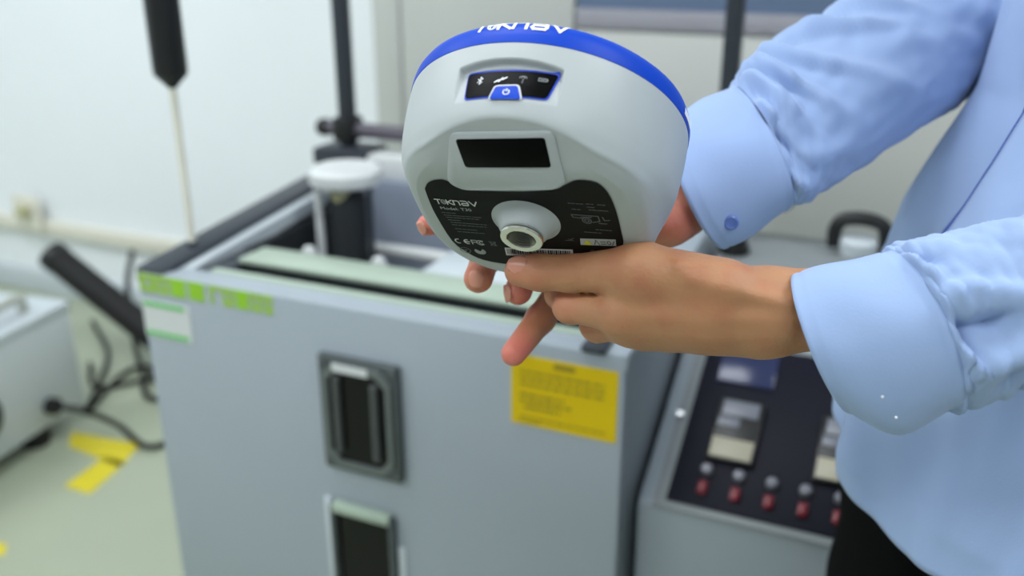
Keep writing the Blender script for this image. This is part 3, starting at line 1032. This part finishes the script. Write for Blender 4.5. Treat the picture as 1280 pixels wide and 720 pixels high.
def surface_nets(fn, lo, hi, h):
    lo = np.asarray(lo, float)
    n = np.ceil((np.asarray(hi, float) - lo) / h).astype(int) + 1
    gx, gy, gz = [lo[i] + h * np.arange(n[i]) for i in range(3)]
    F = np.empty(n, np.float32)
    for i0 in range(0, n[0], 24):
        G = np.stack(np.meshgrid(gx[i0:i0 + 24], gy, gz, indexing='ij'), -1).astype(np.float32)
        F[i0:i0 + 24] = fn(G)
    S = F < 0
    cs = [S[dx:n[0] - 1 + dx, dy:n[1] - 1 + dy, dz:n[2] - 1 + dz] for dx in (0, 1) for dy in (0, 1) for dz in (0, 1)]
    cnt = sum(c.astype(np.int8) for c in cs)
    act = (cnt > 0) & (cnt < 8)
    ii, jj, kk = np.nonzero(act)
    idx = -np.ones(act.shape, np.int64)
    idx[ii, jj, kk] = np.arange(len(ii))
    acc_ = np.zeros((len(ii), 3))
    num = np.zeros(len(ii))
    C8 = [(dx, dy, dz) for dx in (0, 1) for dy in (0, 1) for dz in (0, 1)]
    for p in C8:
        for ax in range(3):
            if p[ax]:
                continue
            q = list(p)
            q[ax] = 1
            fa = F[ii + p[0], jj + p[1], kk + p[2]].astype(float)
            fb = F[ii + q[0], jj + q[1], kk + q[2]].astype(float)
            m = (fa < 0) != (fb < 0)
            t = np.where(m, fa / np.where(m, fa - fb, 1), 0)
            pt = np.tile(np.array(p, float), (len(ii), 1))
            pt[:, ax] += t
            acc_[m] += pt[m]
            num[m] += 1
    V = (np.stack([ii, jj, kk], 1) + acc_ / num[:, None]) * h + lo
    quads = []
    for ax in range(3):
        sl0 = [slice(1, -1)] * 3
        sl1 = [slice(1, -1)] * 3
        sl0[ax] = slice(0, n[ax] - 1)
        sl1[ax] = slice(1, n[ax])
        s0, s1 = S[tuple(sl0)], S[tuple(sl1)]
        e = np.nonzero(s0 != s1)
        o_ = [e[k] + (0 if k == ax else 1) for k in range(3)]
        u_, v_ = [(1, 2), (2, 0), (0, 1)][ax]
        def cell(du, dv):
            c = [o_[0].copy(), o_[1].copy(), o_[2].copy()]
            c[u_] -= du
            c[v_] -= dv
            return idx[c[0], c[1], c[2]]
        Q = np.stack([cell(1, 1), cell(0, 1), cell(0, 0), cell(1, 0)], 1)
        flip = ~s0[e]
        Q[flip] = Q[flip][:, ::-1]
        quads.append(Q[(Q >= 0).all(1)])
    return V, np.concatenate(quads)

def tp(*a):
    return tuple(at(*a))
# --- near hand (left hand, back of the hand to the camera, thumb on the label)
L_W = tp(985, 388, .500)
L_EL = (.400, .392, 1.100)
LF = {
    'index': ([tp(778, 392, .519), tp(713, 383, .543), tp(699, 368, .564), tp(706, 356, .580)], [.0112, .0092, .0082, .0070]),
    'middle': ([tp(790, 404, .526), tp(748, 405, .553), tp(737, 375, .578), tp(748, 354, .588)], [.0118, .0100, .0086, .0072]),
    'ring': ([tp(806, 410, .535), tp(786, 411, .562), tp(779, 385, .586), tp(790, 362, .594)], [.0112, .0096, .0082, .0070]),
    'pinky': ([tp(836, 414, .540), tp(822, 414, .566), tp(818, 388, .584), tp(826, 366, .590)], [.0100, .0084, .0074, .0064]),
}
L_TH = ([tp(905, 358, .497), tp(800, 338, .509), tp(712, 341, .531), tp(676, 340, .5365), tp(650, 339, .5395)], [.0150, .0150, .0100, .0100, .0090])
# --- far hand (right hand behind the receiver, palm to the camera)
R_W = tp(884, 215, .628)
R_EL = (.352, .822, 1.170)
RF = {
    'index': ([tp(705, 262, .662), tp(610, 272, .640), tp(566, 272, .612), tp(535, 281, .586)], [.0105, .0092, .0080, .0068]),
    'middle': ([tp(716, 280, .662), tp(650, 298, .648), tp(606, 326, .615), tp(598, 348, .582)], [.0108, .0096, .0092, .0091]),
    'ring': ([tp(732, 305, .655), tp(690, 320, .645), tp(655, 342, .614), tp(648, 364, .584)], [.0105, .0094, .0089, .0086]),
    'pinky': ([tp(760, 325, .648), tp(712, 345, .630), tp(676, 398, .596), tp(642, 442, .576)], [.0100, .0094, .0091, .0077]),
}
R_TH = ([tp(850, 225, .625), tp(800, 185, .650), tp(745, 150, .668), tp(705, 130, .672)], [.0140, .0125, .0095, .0075])

def hand_sdf(P, W, EL, fingers, thumb, palm_pts, tendons):
    fore = dseg(P, W, np.array(W) * .45 + np.array(EL) * .55, .0215, .027)
    palm = None
    for nm, (pts, rad) in fingers.items():
        s = dseg(P, palm_pts[nm], pts[0], .0165, rad[0] + .0005)
        palm = s if palm is None else smin(palm, s, .010)
    for c, r in palm_pts['extra']:
        palm = smin(palm, dseg(P, c, c, r, r), .012)
    core = smin(palm, fore, .016)
    for a_, b_, r_ in tendons:
        core = smin(core, dseg(P, a_, b_, r_, r_ * .7), .006)
    out = smin(core, chain(P, thumb[0], thumb[1], .006), .007)
    for nm, (pts, rad) in fingers.items():
        f = chain(P, pts, rad, .004)
        f = smin(f, dseg(P, pts[1], pts[1], rad[1] * 1.05, rad[1] * 1.05), .003)   # knuckle
        out = np.minimum(out, smin(core, f, .006))
    return out
L_palm = {'index': tp(940, 375, .500), 'middle': tp(945, 390, .503), 'ring': tp(945, 400, .508), 'pinky': tp(945, 408, .515),
          'extra': [(tp(880, 385, .512), .020), (tp(800, 345, .512), .014)]}
L_tend = [(tp(1015, 366, .4870), tp(850, 332, .4895), .0030), (tp(985, 380, .4785), tp(862, 347, .4875), .0036),
          (tp(990, 398, .4795), tp(800, 392, .5065), .0032), (tp(985, 412, .4840), tp(825, 410, .5155), .0032)]
R_palm = {'index': tp(850, 235, .632), 'middle': tp(855, 250, .630), 'ring': tp(856, 265, .626), 'pinky': tp(830, 278, .628),
          'extra': [(tp(842, 284, .616), .0080), (tp(790, 275, .648), .018)]}
def both_hands(P):
    return np.minimum(hand_sdf(P, L_W, L_EL, LF, L_TH, L_palm, L_tend), hand_sdf(P, R_W, R_EL, RF, R_TH, R_palm, []))
allp = [p for f in (LF, RF) for (pts, r) in f.values() for p in pts] + L_TH[0] + R_TH[0]
ap = np.array(allp)
lo = ap.min(0) - .025
hi = ap.max(0) + .025
hi[0] = .215
lo[1] = min(lo[1], .415)
hi[1] = max(hi[1], .70)
hi[2] = max(hi[2], 1.14)
HV, HQ = surface_nets(both_hands, lo, hi, .00155)

TC = np.array((.455, .632))        # torso axis
def body_sdf(P):
    d = dell(P, (TC[0], TC[1], 1.20), (.078, .155, .22))
    d = smin(d, dell(P, (TC[0] - .01, TC[1], .96), (.085, .155, .16)), .06)
    d = smin(d, dseg(P, (TC[0], .54, 1.360), (TC[0], .725, 1.360), .036, .036), .05)
    d = smin(d, dseg(P, (TC[0], TC[1], 1.40), (TC[0] - .015, TC[1], 1.50), .055, .050), .03)
    for s, EL, W, sh in ((-1, L_EL, L_W, (TC[0], .495, 1.320)), (1, R_EL, R_W, (TC[0], .775, 1.320))):
        if s > 0:
            el2 = (.425, .848, 1.285)
            d = smin(d, dseg(P, sh, el2, .028, .022), .02)
            d = smin(d, dseg(P, el2, EL, .022, .024), .012)
        else:
            d = smin(d, dseg(P, sh, EL, .026, .026), .02)
        mid = np.array(W) * .4 + np.array(EL) * .6
        d = smin(d, dseg(P, EL, mid, .025, .024), .012)
    for y in (.545, .735):
        d = smin(d, dseg(P, (.425, y, .93), (.405, y, .50), .072, .05), .03)
        d = smin(d, dseg(P, (.405, y, .50), (.43, y, .09), .045, .032), .02)
        d = smin(d, dseg(P, (.43, y, .07), (.30, y, .045), .030, .025), .02)
    # head, looking down at the receiver
    hc = (TC[0] - .055, TC[1], 1.625)
    d = smin(d, dell(P, hc, (.092, .074, .112)), .02)
    d = smin(d, dell(P, (hc[0] - .035, hc[1], hc[2] - .065), (.055, .052, .055)), .03)
    d = smin(d, dseg(P, (hc[0] - .088, hc[1], hc[2] + .005), (hc[0] - .108, hc[1], hc[2] - .032), .008, .013), .010)
    for s in (-1, 1):
        d = smin(d, dell(P, (hc[0] + .01, hc[1] + s * .076, hc[2] - .01), (.018, .008, .030)), .006)
    return d
BV, BQ = surface_nets(body_sdf, (.20, .40, .0), (.62, .87, 1.78), .0085)
# cut away coarse arm ends that would double the fine wrist skin
V = np.concatenate([HV, BV])
Q = np.concatenate([HQ, BQ + len(HV)])
me = bpy.data.meshes.new('person_body')
me.from_pydata(V.tolist(), [], Q.tolist())
me.materials.append(M['skin'])
me.polygons.foreach_set('use_smooth', [True] * len(me.polygons))
blush = np.zeros(len(V), np.float32)
tips = [(RF['index'][0][3], .020, 1.0), (RF['middle'][0][3], .016, .65), (RF['ring'][0][3], .019, .95), (RF['pinky'][0][3], .019, .95), (tp(846, 275, .61), .03, .6),
        (LF['index'][0][1], .02, .25), (L_TH[0][4], .018, .3), (LF['middle'][0][1], .014, .2), (LF['ring'][0][1], .014, .2), (RF['pinky'][0][2], .03, .15)]
for c, r, s in tips:
    dd = np.linalg.norm(V - np.array(c), axis=1)
    blush = np.maximum(blush, s * np.clip(1.15 - dd / r, 0, 1))
atb = me.attributes.new('blush', 'FLOAT', 'POINT')
atb.data.foreach_set('value', blush)
me.update()
ps = empty('person', (TC[0], TC[1], 0))
tag(ps, 'person in light blue shirt and black trousers holding the receiver in both hands', 'person')
def to_person(o):
    o.parent = ps
    o.matrix_parent_inverse = Matrix.Translation((-TC[0], -TC[1], 0))
    return o
body = bpy.data.objects.new('person_body', me)
COL.objects.link(body)
to_person(body)

# fingernails
def nail(tip, base, out, w, l, lift, name='fingernail'):
    """small curved plate on a fingertip; out = outward direction of the nail face"""
    tip, base, out = Vector(tip), Vector(base), Vector(out).normalized()
    ax = (tip - base).normalized()
    out = (out - ax * out.dot(ax)).normalized()
    sd = ax.cross(out)
    n, m = 8, 6
    vv, ff = [], []
    for i in range(m + 1):
        t = i / m
        yy = (t - .5) * l
        ww = w * (1 - .25 * (2 * abs(t - .5)) ** 3)
        for j in range(n + 1):
            s = (j / n - .5) * 2
            vv.append(tip + ax * (yy - abs(s) ** 3 * l * .10 * (1 if t > .5 else -1) ) + sd * s * ww / 2 + out * (lift - (s * s) * w * .20 - max(0, t - .6) * l * .18))
    for i in range(m):
        for j in range(n):
            a_ = i * (n + 1) + j
            ff.append((a_, a_ + 1, a_ + n + 2, a_ + n + 1))
    o = mesh_obj(name, vv, ff, M['nail'], None, True)
    fix_normals(o)
    sm = o.modifiers.new('solid', 'SOLIDIFY')
    sm.thickness = .0005
    o.parent = body
    return o
eye_pt = Vector((0, 0, CAM_H))
def tocam(p):
    return (eye_pt - Vector(p)).normalized()
upv = Vector((0, SP, CP))
rt = Vector((1, 0, 0))
t_ = L_TH[0]
nail(Vector(t_[4]) + rt * .001 + upv * .001, t_[2], tocam(t_[4]) * 1.0 + upv * .35 - rt * .1, .0112, .0125, .0101)
f_ = RF['middle'][0]
nail(Vector(f_[3]) + upv * .001, Vector(f_[3]) - upv * .02 + Vector((0, .004, 0)), tocam(f_[3]) * 1.0 - rt * .15, .0096, .0110, .0098)
f_ = RF['ring'][0]
nail(Vector(f_[3]), Vector(f_[3]) - upv * .02 + rt * .004, tocam(f_[3]) * .5 - rt * .9 - upv * .2, .0090, .0108, .0092)
f_ = RF['index'][0]
nail(Vector(f_[3]), Vector(f_[3]) - upv * .015 + rt * .01, tocam(f_[3]) * .5 - rt * .8 + upv * .1, .0080, .0095, .0071)

# ------------------------------------------------------------------ clothing
def cloth_rings(name, rings, nseg, nring, folds, material, closed=True, thick=.0012, seed=0, rough=.0012):
    """rings: list of (centre, vecA, vecB) blended by Catmull-Rom; folds(s, th) gives the fold height"""
    Cc = catmull([Vector(r[0]) for r in rings], nring)
    Aa = catmull([Vector(r[1]) for r in rings], nring)
    Bb = catmull([Vector(r[2]) for r in rings], nring)
    n = len(Cc)
    vv, ff = [], []
    for i in range(n):
        s = i / nring
        for j in range(nseg):
            th = 2 * math.pi * j / nseg
            dvec = Aa[i] * math.cos(th) + Bb[i] * math.sin(th)
            p = Cc[i] + dvec
            nrm = (Aa[i] / Aa[i].length_squared * math.cos(th) + Bb[i] / Bb[i].length_squared * math.sin(th)).normalized()
            h = folds(s, th, p) + rough * noise.noise(p * 38 + Vector((seed, 0, 0)))
            vv.append(p + nrm * h)
    for i in range(n - 1):
        for j in range(nseg):
            k = (j + 1) % nseg
            ff.append((i * nseg + j, i * nseg + k, (i + 1) * nseg + k, (i + 1) * nseg + j))
    o = mesh_obj(name, vv, ff, material, None, True)
    fix_normals(o)
    so_ = o.modifiers.new('solid', 'SOLIDIFY')
    so_.thickness = thick
    so_.offset = -1
    to_person(o)
    return o

def ring_px(u0, v0, u1, v1, d, rd, dt=0.0, sk=0.0):
    """ring from its upper and lower photo points at a distance; rd = half size in depth"""
    a_, b_ = at(u0, v0, d + dt), at(u1, v1, d - dt)
    c = (a_ + b_) / 2
    return (c, a_ - c, Vector((sk, CP * rd, -SP * rd)))

def gauss(x, c, w):
    return math.exp(-((x - c) / w) ** 2)
def ridge(s, th, s0, t0, s1, t1, w, h):
    """a fold ridge along the line (s0,t0)-(s1,t1) on the sleeve"""
    tt = th if th < math.pi else th - 2 * math.pi
    dx, dy = s1 - s0, t1 - t0
    L = dx * dx + dy * dy
    t = ((s - s0) * dx + (tt - t0) * dy) / L
    tc_ = max(0, min(1, t))
    ex_, ey_ = s - s0 - tc_ * dx, tt - t0 - tc_ * dy
    side = (dx * ey_ - dy * ex_)
    ww = w * (.62 if side > 0 else 1.35)
    return h * math.exp(-((ex_ * ex_ + ey_ * ey_) / (ww * ww)) ** .85) * min(1, .35 + 3 * tc_) * min(1, .35 + 3 * (1 - tc_))

# near sleeve. th = 0 top, th = -pi/2 toward the camera, pi bottom
near = [ring_px(992, 341, 1060, 516, .490, .031, 0, .016), ring_px(1050, 327, 1120, 541, .482, .036, 0, .008), ring_px(1112, 314, 1187, 512, .474, .037)]
def f_cuff(s, th, p):
    return .0006 * math.sin(3 * th + 4 * s) - .0007 * gauss(s, .13, .03) - .0007 * gauss(s, 1.85, .03)
cuffL = cloth_rings('cuff', near, 96, 14, f_cuff, M['shirt'], thick=.0022, seed=1, rough=.0008)
near2 = [(near[2][0], near[2][1] * .955, near[2][2] * .955), ring_px(1128, 307, 1197, 509, .472, .037), ring_px(1200, 290, 1240, 494, .463, .040), ring_px(1285, 268, 1292, 478, .452, .043),
         (Vector((.318, .400, 1.092)), Vector((-.010, 0, .050)), Vector((0, .048, 0))),
         (Vector((.395, .392, 1.105)), Vector((-.040, 0, .040)), Vector((0, .052, 0))),
         (Vector((.430, .405, 1.190)), Vector((-.062, .0, .016)), Vector((0, .055, 0))),
         (Vector((.450, .440, 1.300)), Vector((-.070, .0, .0)), Vector((0, .058, .010))),
         (Vector((.455, .478, 1.372)), Vector((-.070, .0, .0)), Vector((0, .048, .034))),
         (Vector((.455, .525, 1.392)), Vector((-.066, .0, .0)), Vector((0, .026, .044))),
         (Vector((.455, .570, 1.385)), Vector((-.050, .0, .0)), Vector((0, .008, .040)))]
def f_near(s, th, p):
    h = 0
    h += ridge(s, th, .40, -1.75, 1.1, -2.0, .13, .0100)        # big fold beneath
    h += ridge(s, th, 1.1, -2.0, 2.6, -1.85, .16, .0100)
    h -= ridge(s, th, .55, -1.52, 2.0, -1.55, .13, .0110)
    h += ridge(s, th, .45, -1.25, 1.3, -1.12, .14, .0060)
    h += ridge(s, th, 1.3, -1.12, 2.2, -1.35, .16, .0060)
    h += ridge(s, th, .30, -.55, 1.0, -.95, .14, .0050)
    h -= ridge(s, th, .35, -.35, 1.2, -.70, .12, .0045)
    h += ridge(s, th, .8, -.15, 1.6, -.55, .15, .0035)
    h += ridge(s, th, 2.0, -.2, 3.2, -1.0, .25, .0045)
    h -= ridge(s, th, 1.6, -2.3, 3.0, -2.1, .18, .0050)
    h += .0018 * math.sin(11 * th + 2 * s) * gauss(s, .25, .25)
    m = min(1, max(0, (s - 2.5) / 1.5))
    h += m * .0045 * math.sin(7 * s + 2.2 * math.sin(th * 2))
    h += .0035 * noise.noise(Vector((s * 1.9, math.cos(th) * 1.4, math.sin(th) * 1.4))) * min(1, s * 2)
    h += .0014 * noise.noise(Vector((s * 6, math.cos(th) * 5, math.sin(th) * 5))) * min(1, s * 2)
    return h
cloth_rings('sleeve', near2, 120, 22, f_near, M['shirt'], seed=2)
# cuff buttons
def button(p, nrm, r=.0048):
    o = MB().lathe([(0, 0), (r, 0), (r, .0012), (r * .8, .0018), (r * .55, .0012), (0, .0012)], p, nrm, 20).build('cuff_button', M['button'])
    to_person(o)
    return o

for (u_, v_) in ((1103, 496), (1120, 522)):
    pt_ = at(u_, v_, .4448)
    o_ = MB().lathe([(0, 0), (.0006, .0002), (.0007, .0005), (.0004, .0008), (0, .0009)], pt_, tocam(pt_), 10).build('thread_tack', M['white_pl'])
    to_person(o_)
# far sleeve
far = [ring_px(846, 150, 906, 312, .632, .034, .008, .020), ring_px(880, 126, 948, 288, .640, .040, .012, .010), ring_px(914, 108, 985, 262, .650, .040, .016)]
def f_cuffR(s, th, p):
    return .0012 * math.sin(2 * th + 3 * s) + .0015 * noise.noise(p * 22) - .0008 * gauss(s, .13, .03) - .0008 * gauss(s, 1.85, .03)
cuffR = cloth_rings('cuff', far, 96, 14, f_cuffR, M['shirt'], thick=.0022, seed=5, rough=.0008)
far2 = [(far[2][0], far[2][1] * .955, far[2][2] * .955), ring_px(930, 82, 1000, 252, .660, .044, .016), ring_px(962, 58, 1052, 222, .690, .050, .016), ring_px(1052, 4, 1150, 158, .745, .054, .016), ring_px(1128, -52, 1238, 92, .800, .056, .012),
        (Vector((.418, .850, 1.290)), Vector((-.058, .030, .030)), Vector((.02, .058, -.01))),
        (Vector((.455, .800, 1.378)), Vector((-.068, .0, .015)), Vector((0, .048, -.03))),
        (Vector((.455, .745, 1.392)), Vector((-.064, .0, .0)), Vector((0, .030, -.042))),
        (Vector((.455, .695, 1.385)), Vector((-.050, .0, .0)), Vector((0, .010, -.040)))]
def f_far(s, th, p):
    h = 0
    # diagonal folds on the camera side (th around -pi/2), running from the top seam down toward the elbow
    for k, (s0, s1, w, a_) in enumerate(((.20, 1.5, .13, .0085), (.9, 2.2, .13, .0080), (1.55, 2.9, .14, .0095), (2.2, 3.3, .13, .0090), (2.8, 3.7, .13, .0085), (3.3, 4.1, .13, .0080))):
        h += ridge(s, th, s0, -.30 + .1 * (k % 2), s1, -1.75 - .2 * (k % 3), w, a_)
        h -= ridge(s, th, s0 + .32, -.25, s1 + .30, -1.55 - .15 * (k % 2), w * .8, a_ * .75)
    h += ridge(s, th, .15, -2.2, 1.2, -2.55, .15, .0075)
    h -= ridge(s, th, .15, -1.55, .8, -1.95, .13, .0060)
    h += ridge(s, th, .12, -1.0, .5, -1.4, .14, .0060)
    h += ridge(s, th, .9, -2.0, 2.2, -2.3, .16, .0045)
    h += .0022 * math.sin(9 * th + s) * gauss(s, .2, .25)
    h += .0040 * noise.noise(Vector((s * 1.6 + 9, math.cos(th) * 1.3, math.sin(th) * 1.3))) * min(1, s * 2)
    h += .0018 * noise.noise(Vector((s * 5 + 3, math.cos(th) * 5, math.sin(th) * 5))) * min(1, s * 2)
    return h
cloth_rings('sleeve', far2, 120, 22, f_far, M['shirt'], seed=3)
pb_ = at(914, 278, .604)
button(pb_, tocam(pb_) - upv * .3)

# shirt body: rings around the torso axis
def torso_ring(z, xf, xb, w, cy=TC[1], cx=None):
    return (z, xf, xb, w, cy)
TR = [(.878, .262, .575, .200), (.95, .278, .572, .196), (1.045, .306, .565, .190), (1.134, .352, .560, .188), (1.22, .366, .558, .188),
      (1.30, .362, .556, .186), (1.37, .370, .552, .172), (1.415, .395, .535, .110), (1.440, .405, .525, .070)]
zs_ = [t[0] for t in TR]
def torso_pt(al, z):
    xf, xb, w = [float(np.interp(z, zs_, [t[k] for t in TR])) for k in (1, 2, 3)]
    cx = TC[0]
    c, s = math.cos(al), math.sin(al)
    e = .84
    px = math.copysign(abs(c) ** e, c)
    py = math.copysign(abs(s) ** e, s)
    x = cx - px * (cx - xf) if c > 0 else cx - px * (xb - cx)
    return Vector((x, TC[1] + .0 + w * py, z))
def shirt_fold(al, z):
    k = 1 - ss(1.05, 1.35, z) * .55
    w = al * 7 + 15 * z + 1.2 * math.sin(z * 14)
    f = math.sin(w)
    h = .0058 * k * (f + .35 * math.sin(2 * w + .8)) * (.4 + .6 * abs(math.sin(al * .5 + .4)))
    w2 = al * 15 - 20 * z + 2.0 * math.sin(z * 9 + al * 2)
    h += .0022 * max(0, math.sin(w2)) ** 2
    h += .0065 * noise.noise(Vector((math.cos(al) * 2.2, math.sin(al) * 2.2, z * 7)))
    h += .0028 * noise.noise(Vector((math.cos(al) * 7, math.sin(al) * 7, z * 24)))
    return h
def shirt_panel(name, a0, a1, off, hem_drop, nA=150, nZ=130):
    vv, ff = [], []
    for i in range(nZ + 1):
        for j in range(nA + 1):
            al = a0 + (a1 - a0) * j / nA
            hem = .880 - hem_drop + .010 * math.sin(al * 3) 
            z = hem + (1.440 - hem) * i / nZ
            p = torso_pt(al, z)
            q = Vector((p.x - TC[0], p.y - TC[1], 0)).normalized()
            vv.append(p + q * (shirt_fold(al, z) + off(al, z)))
    for i in range(nZ):
        for j in range(nA):
            b = i * (nA + 1) + j
            ff.append((b, b + 1, b + nA + 2, b + nA + 1))
    o = mesh_obj(name, vv, ff, M['shirt'], None, True)
    fix_normals(o)
    s_ = o.modifiers.new('solid', 'SOLIDIFY')
    s_.thickness = .0014
    to_person(o)
    return o
# al = 0 front centre, al < 0 toward the camera (left side of the person), al > 0 away
def place_line(z):
    return .02 + .10 * (z - .88)
def off_near(al, z):
    return .010 * gauss(al, -.08, .16) + .005
def off_far(al, z):
    return 0
shirt_panel('shirt_far_half', -.30, math.pi, off_far, 0.0)
shirt_panel('shirt_near_half', -math.pi, -.02, off_near, .022)
# dark blue strip painting the shade under the placket's turned edge, between the halves
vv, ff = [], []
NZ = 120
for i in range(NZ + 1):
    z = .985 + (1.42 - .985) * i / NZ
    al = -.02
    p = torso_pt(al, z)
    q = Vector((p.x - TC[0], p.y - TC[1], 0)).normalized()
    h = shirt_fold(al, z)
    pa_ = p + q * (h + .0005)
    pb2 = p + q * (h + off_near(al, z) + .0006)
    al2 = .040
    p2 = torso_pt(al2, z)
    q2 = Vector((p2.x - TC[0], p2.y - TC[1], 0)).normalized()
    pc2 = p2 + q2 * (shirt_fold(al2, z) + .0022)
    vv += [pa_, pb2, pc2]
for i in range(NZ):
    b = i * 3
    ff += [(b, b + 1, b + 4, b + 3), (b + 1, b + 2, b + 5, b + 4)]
pk = mesh_obj('placket_shade', vv, ff, M['shirt_shade'], None, True)
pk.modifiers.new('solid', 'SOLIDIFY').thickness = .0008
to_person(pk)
# collar
cl = []
for k in range(5):
    z = 1.432 + k * .010
    rr = .064 + .004 * k
    cl.append((Vector((TC[0] - .012, TC[1], z)), Vector((-rr, 0, -.006)), Vector((0, rr, 0))))
cloth_rings('collar', cl, 48, 4, lambda s, th, p: 0, M['shirt'], thick=.003, seed=8, rough=.0005)

# trousers, shoes, hair, face
def trouser_sdf(P):
    d = dell(P, (.435, TC[1], .93), (.125, .178, .13))
    for y in (.545, .735):
        l = dseg(P, (.405, y, .90), (.395, y, .50), .105, .085)
        l = smin(l, dseg(P, (.395, y, .50), (.415, y, .07), .082, .070), .03)
        d = smin(d, l, .03)
    d = np.maximum(d, P[..., 2] - 1.02)
    fold = .0035 * np.sin(P[..., 2] * 46 + P[..., 1] * 20) * np.cos(P[..., 0] * 30 + P[..., 2] * 9)
    return np.maximum(d + fold, .055 - P[..., 2])
TV, TQ = surface_nets(trouser_sdf, (.26, .42, .03), (.60, .86, 1.05), .0085)
to_person(mesh_obj('trousers', TV.tolist(), TQ.tolist(), M['trouser'], None, True))
for y in (.545, .735):
    def shoe_sdf(P, y=y):
        d = smin(dseg(P, (.445, y, .045), (.27, y - .005, .038), .040, .034), dseg(P, (.43, y, .06), (.40, y, .085), .042, .040), .03)
        return np.maximum(d, .002 - P[..., 2])
    SV, SQ = surface_nets(shoe_sdf, (.21, y - .07, -.01), (.51, y + .07, .15), .006)
    to_person(mesh_obj('shoe', SV.tolist(), SQ.tolist(), M['shoe'], None, True))
hc = (TC[0] - .055, TC[1], 1.625)
def hair_sdf(P):
    d = dell(P, (hc[0] + .012, hc[1], hc[2] + .018), (.098, .083, .112))
    d = np.maximum(d, -dell(P, (hc[0] - .085, hc[1], hc[2] - .04), (.085, .075, .105)))
    d = np.maximum(d, (hc[2] - .055) - P[..., 2])
    return d + .003 * np.sin(P[..., 1] * 160 + P[..., 0] * 60)
RV_, RQ_ = surface_nets(hair_sdf, (.25, .50, 1.50), (.60, .77, 1.80), .006)
to_person(mesh_obj('hair', RV_.tolist(), RQ_.tolist(), M['hair'], None, True))
for s in (-1, 1):
    e_ = MB().lathe([(0, -.012), (.008, -.009), (.012, 0), (.008, .009), (0, .012)], (hc[0] - .078, hc[1] + s * .031, hc[2] + .002), (-1, 0, 0), 16).build('eye', M['eye'])
    to_person(e_)
to_person(MB().tube([(hc[0] - .083, hc[1] - .022, hc[2] - .066), (hc[0] - .091, hc[1], hc[2] - .064), (hc[0] - .083, hc[1] + .022, hc[2] - .066)], .0055, 8, 6).build('lips', M['lip']))
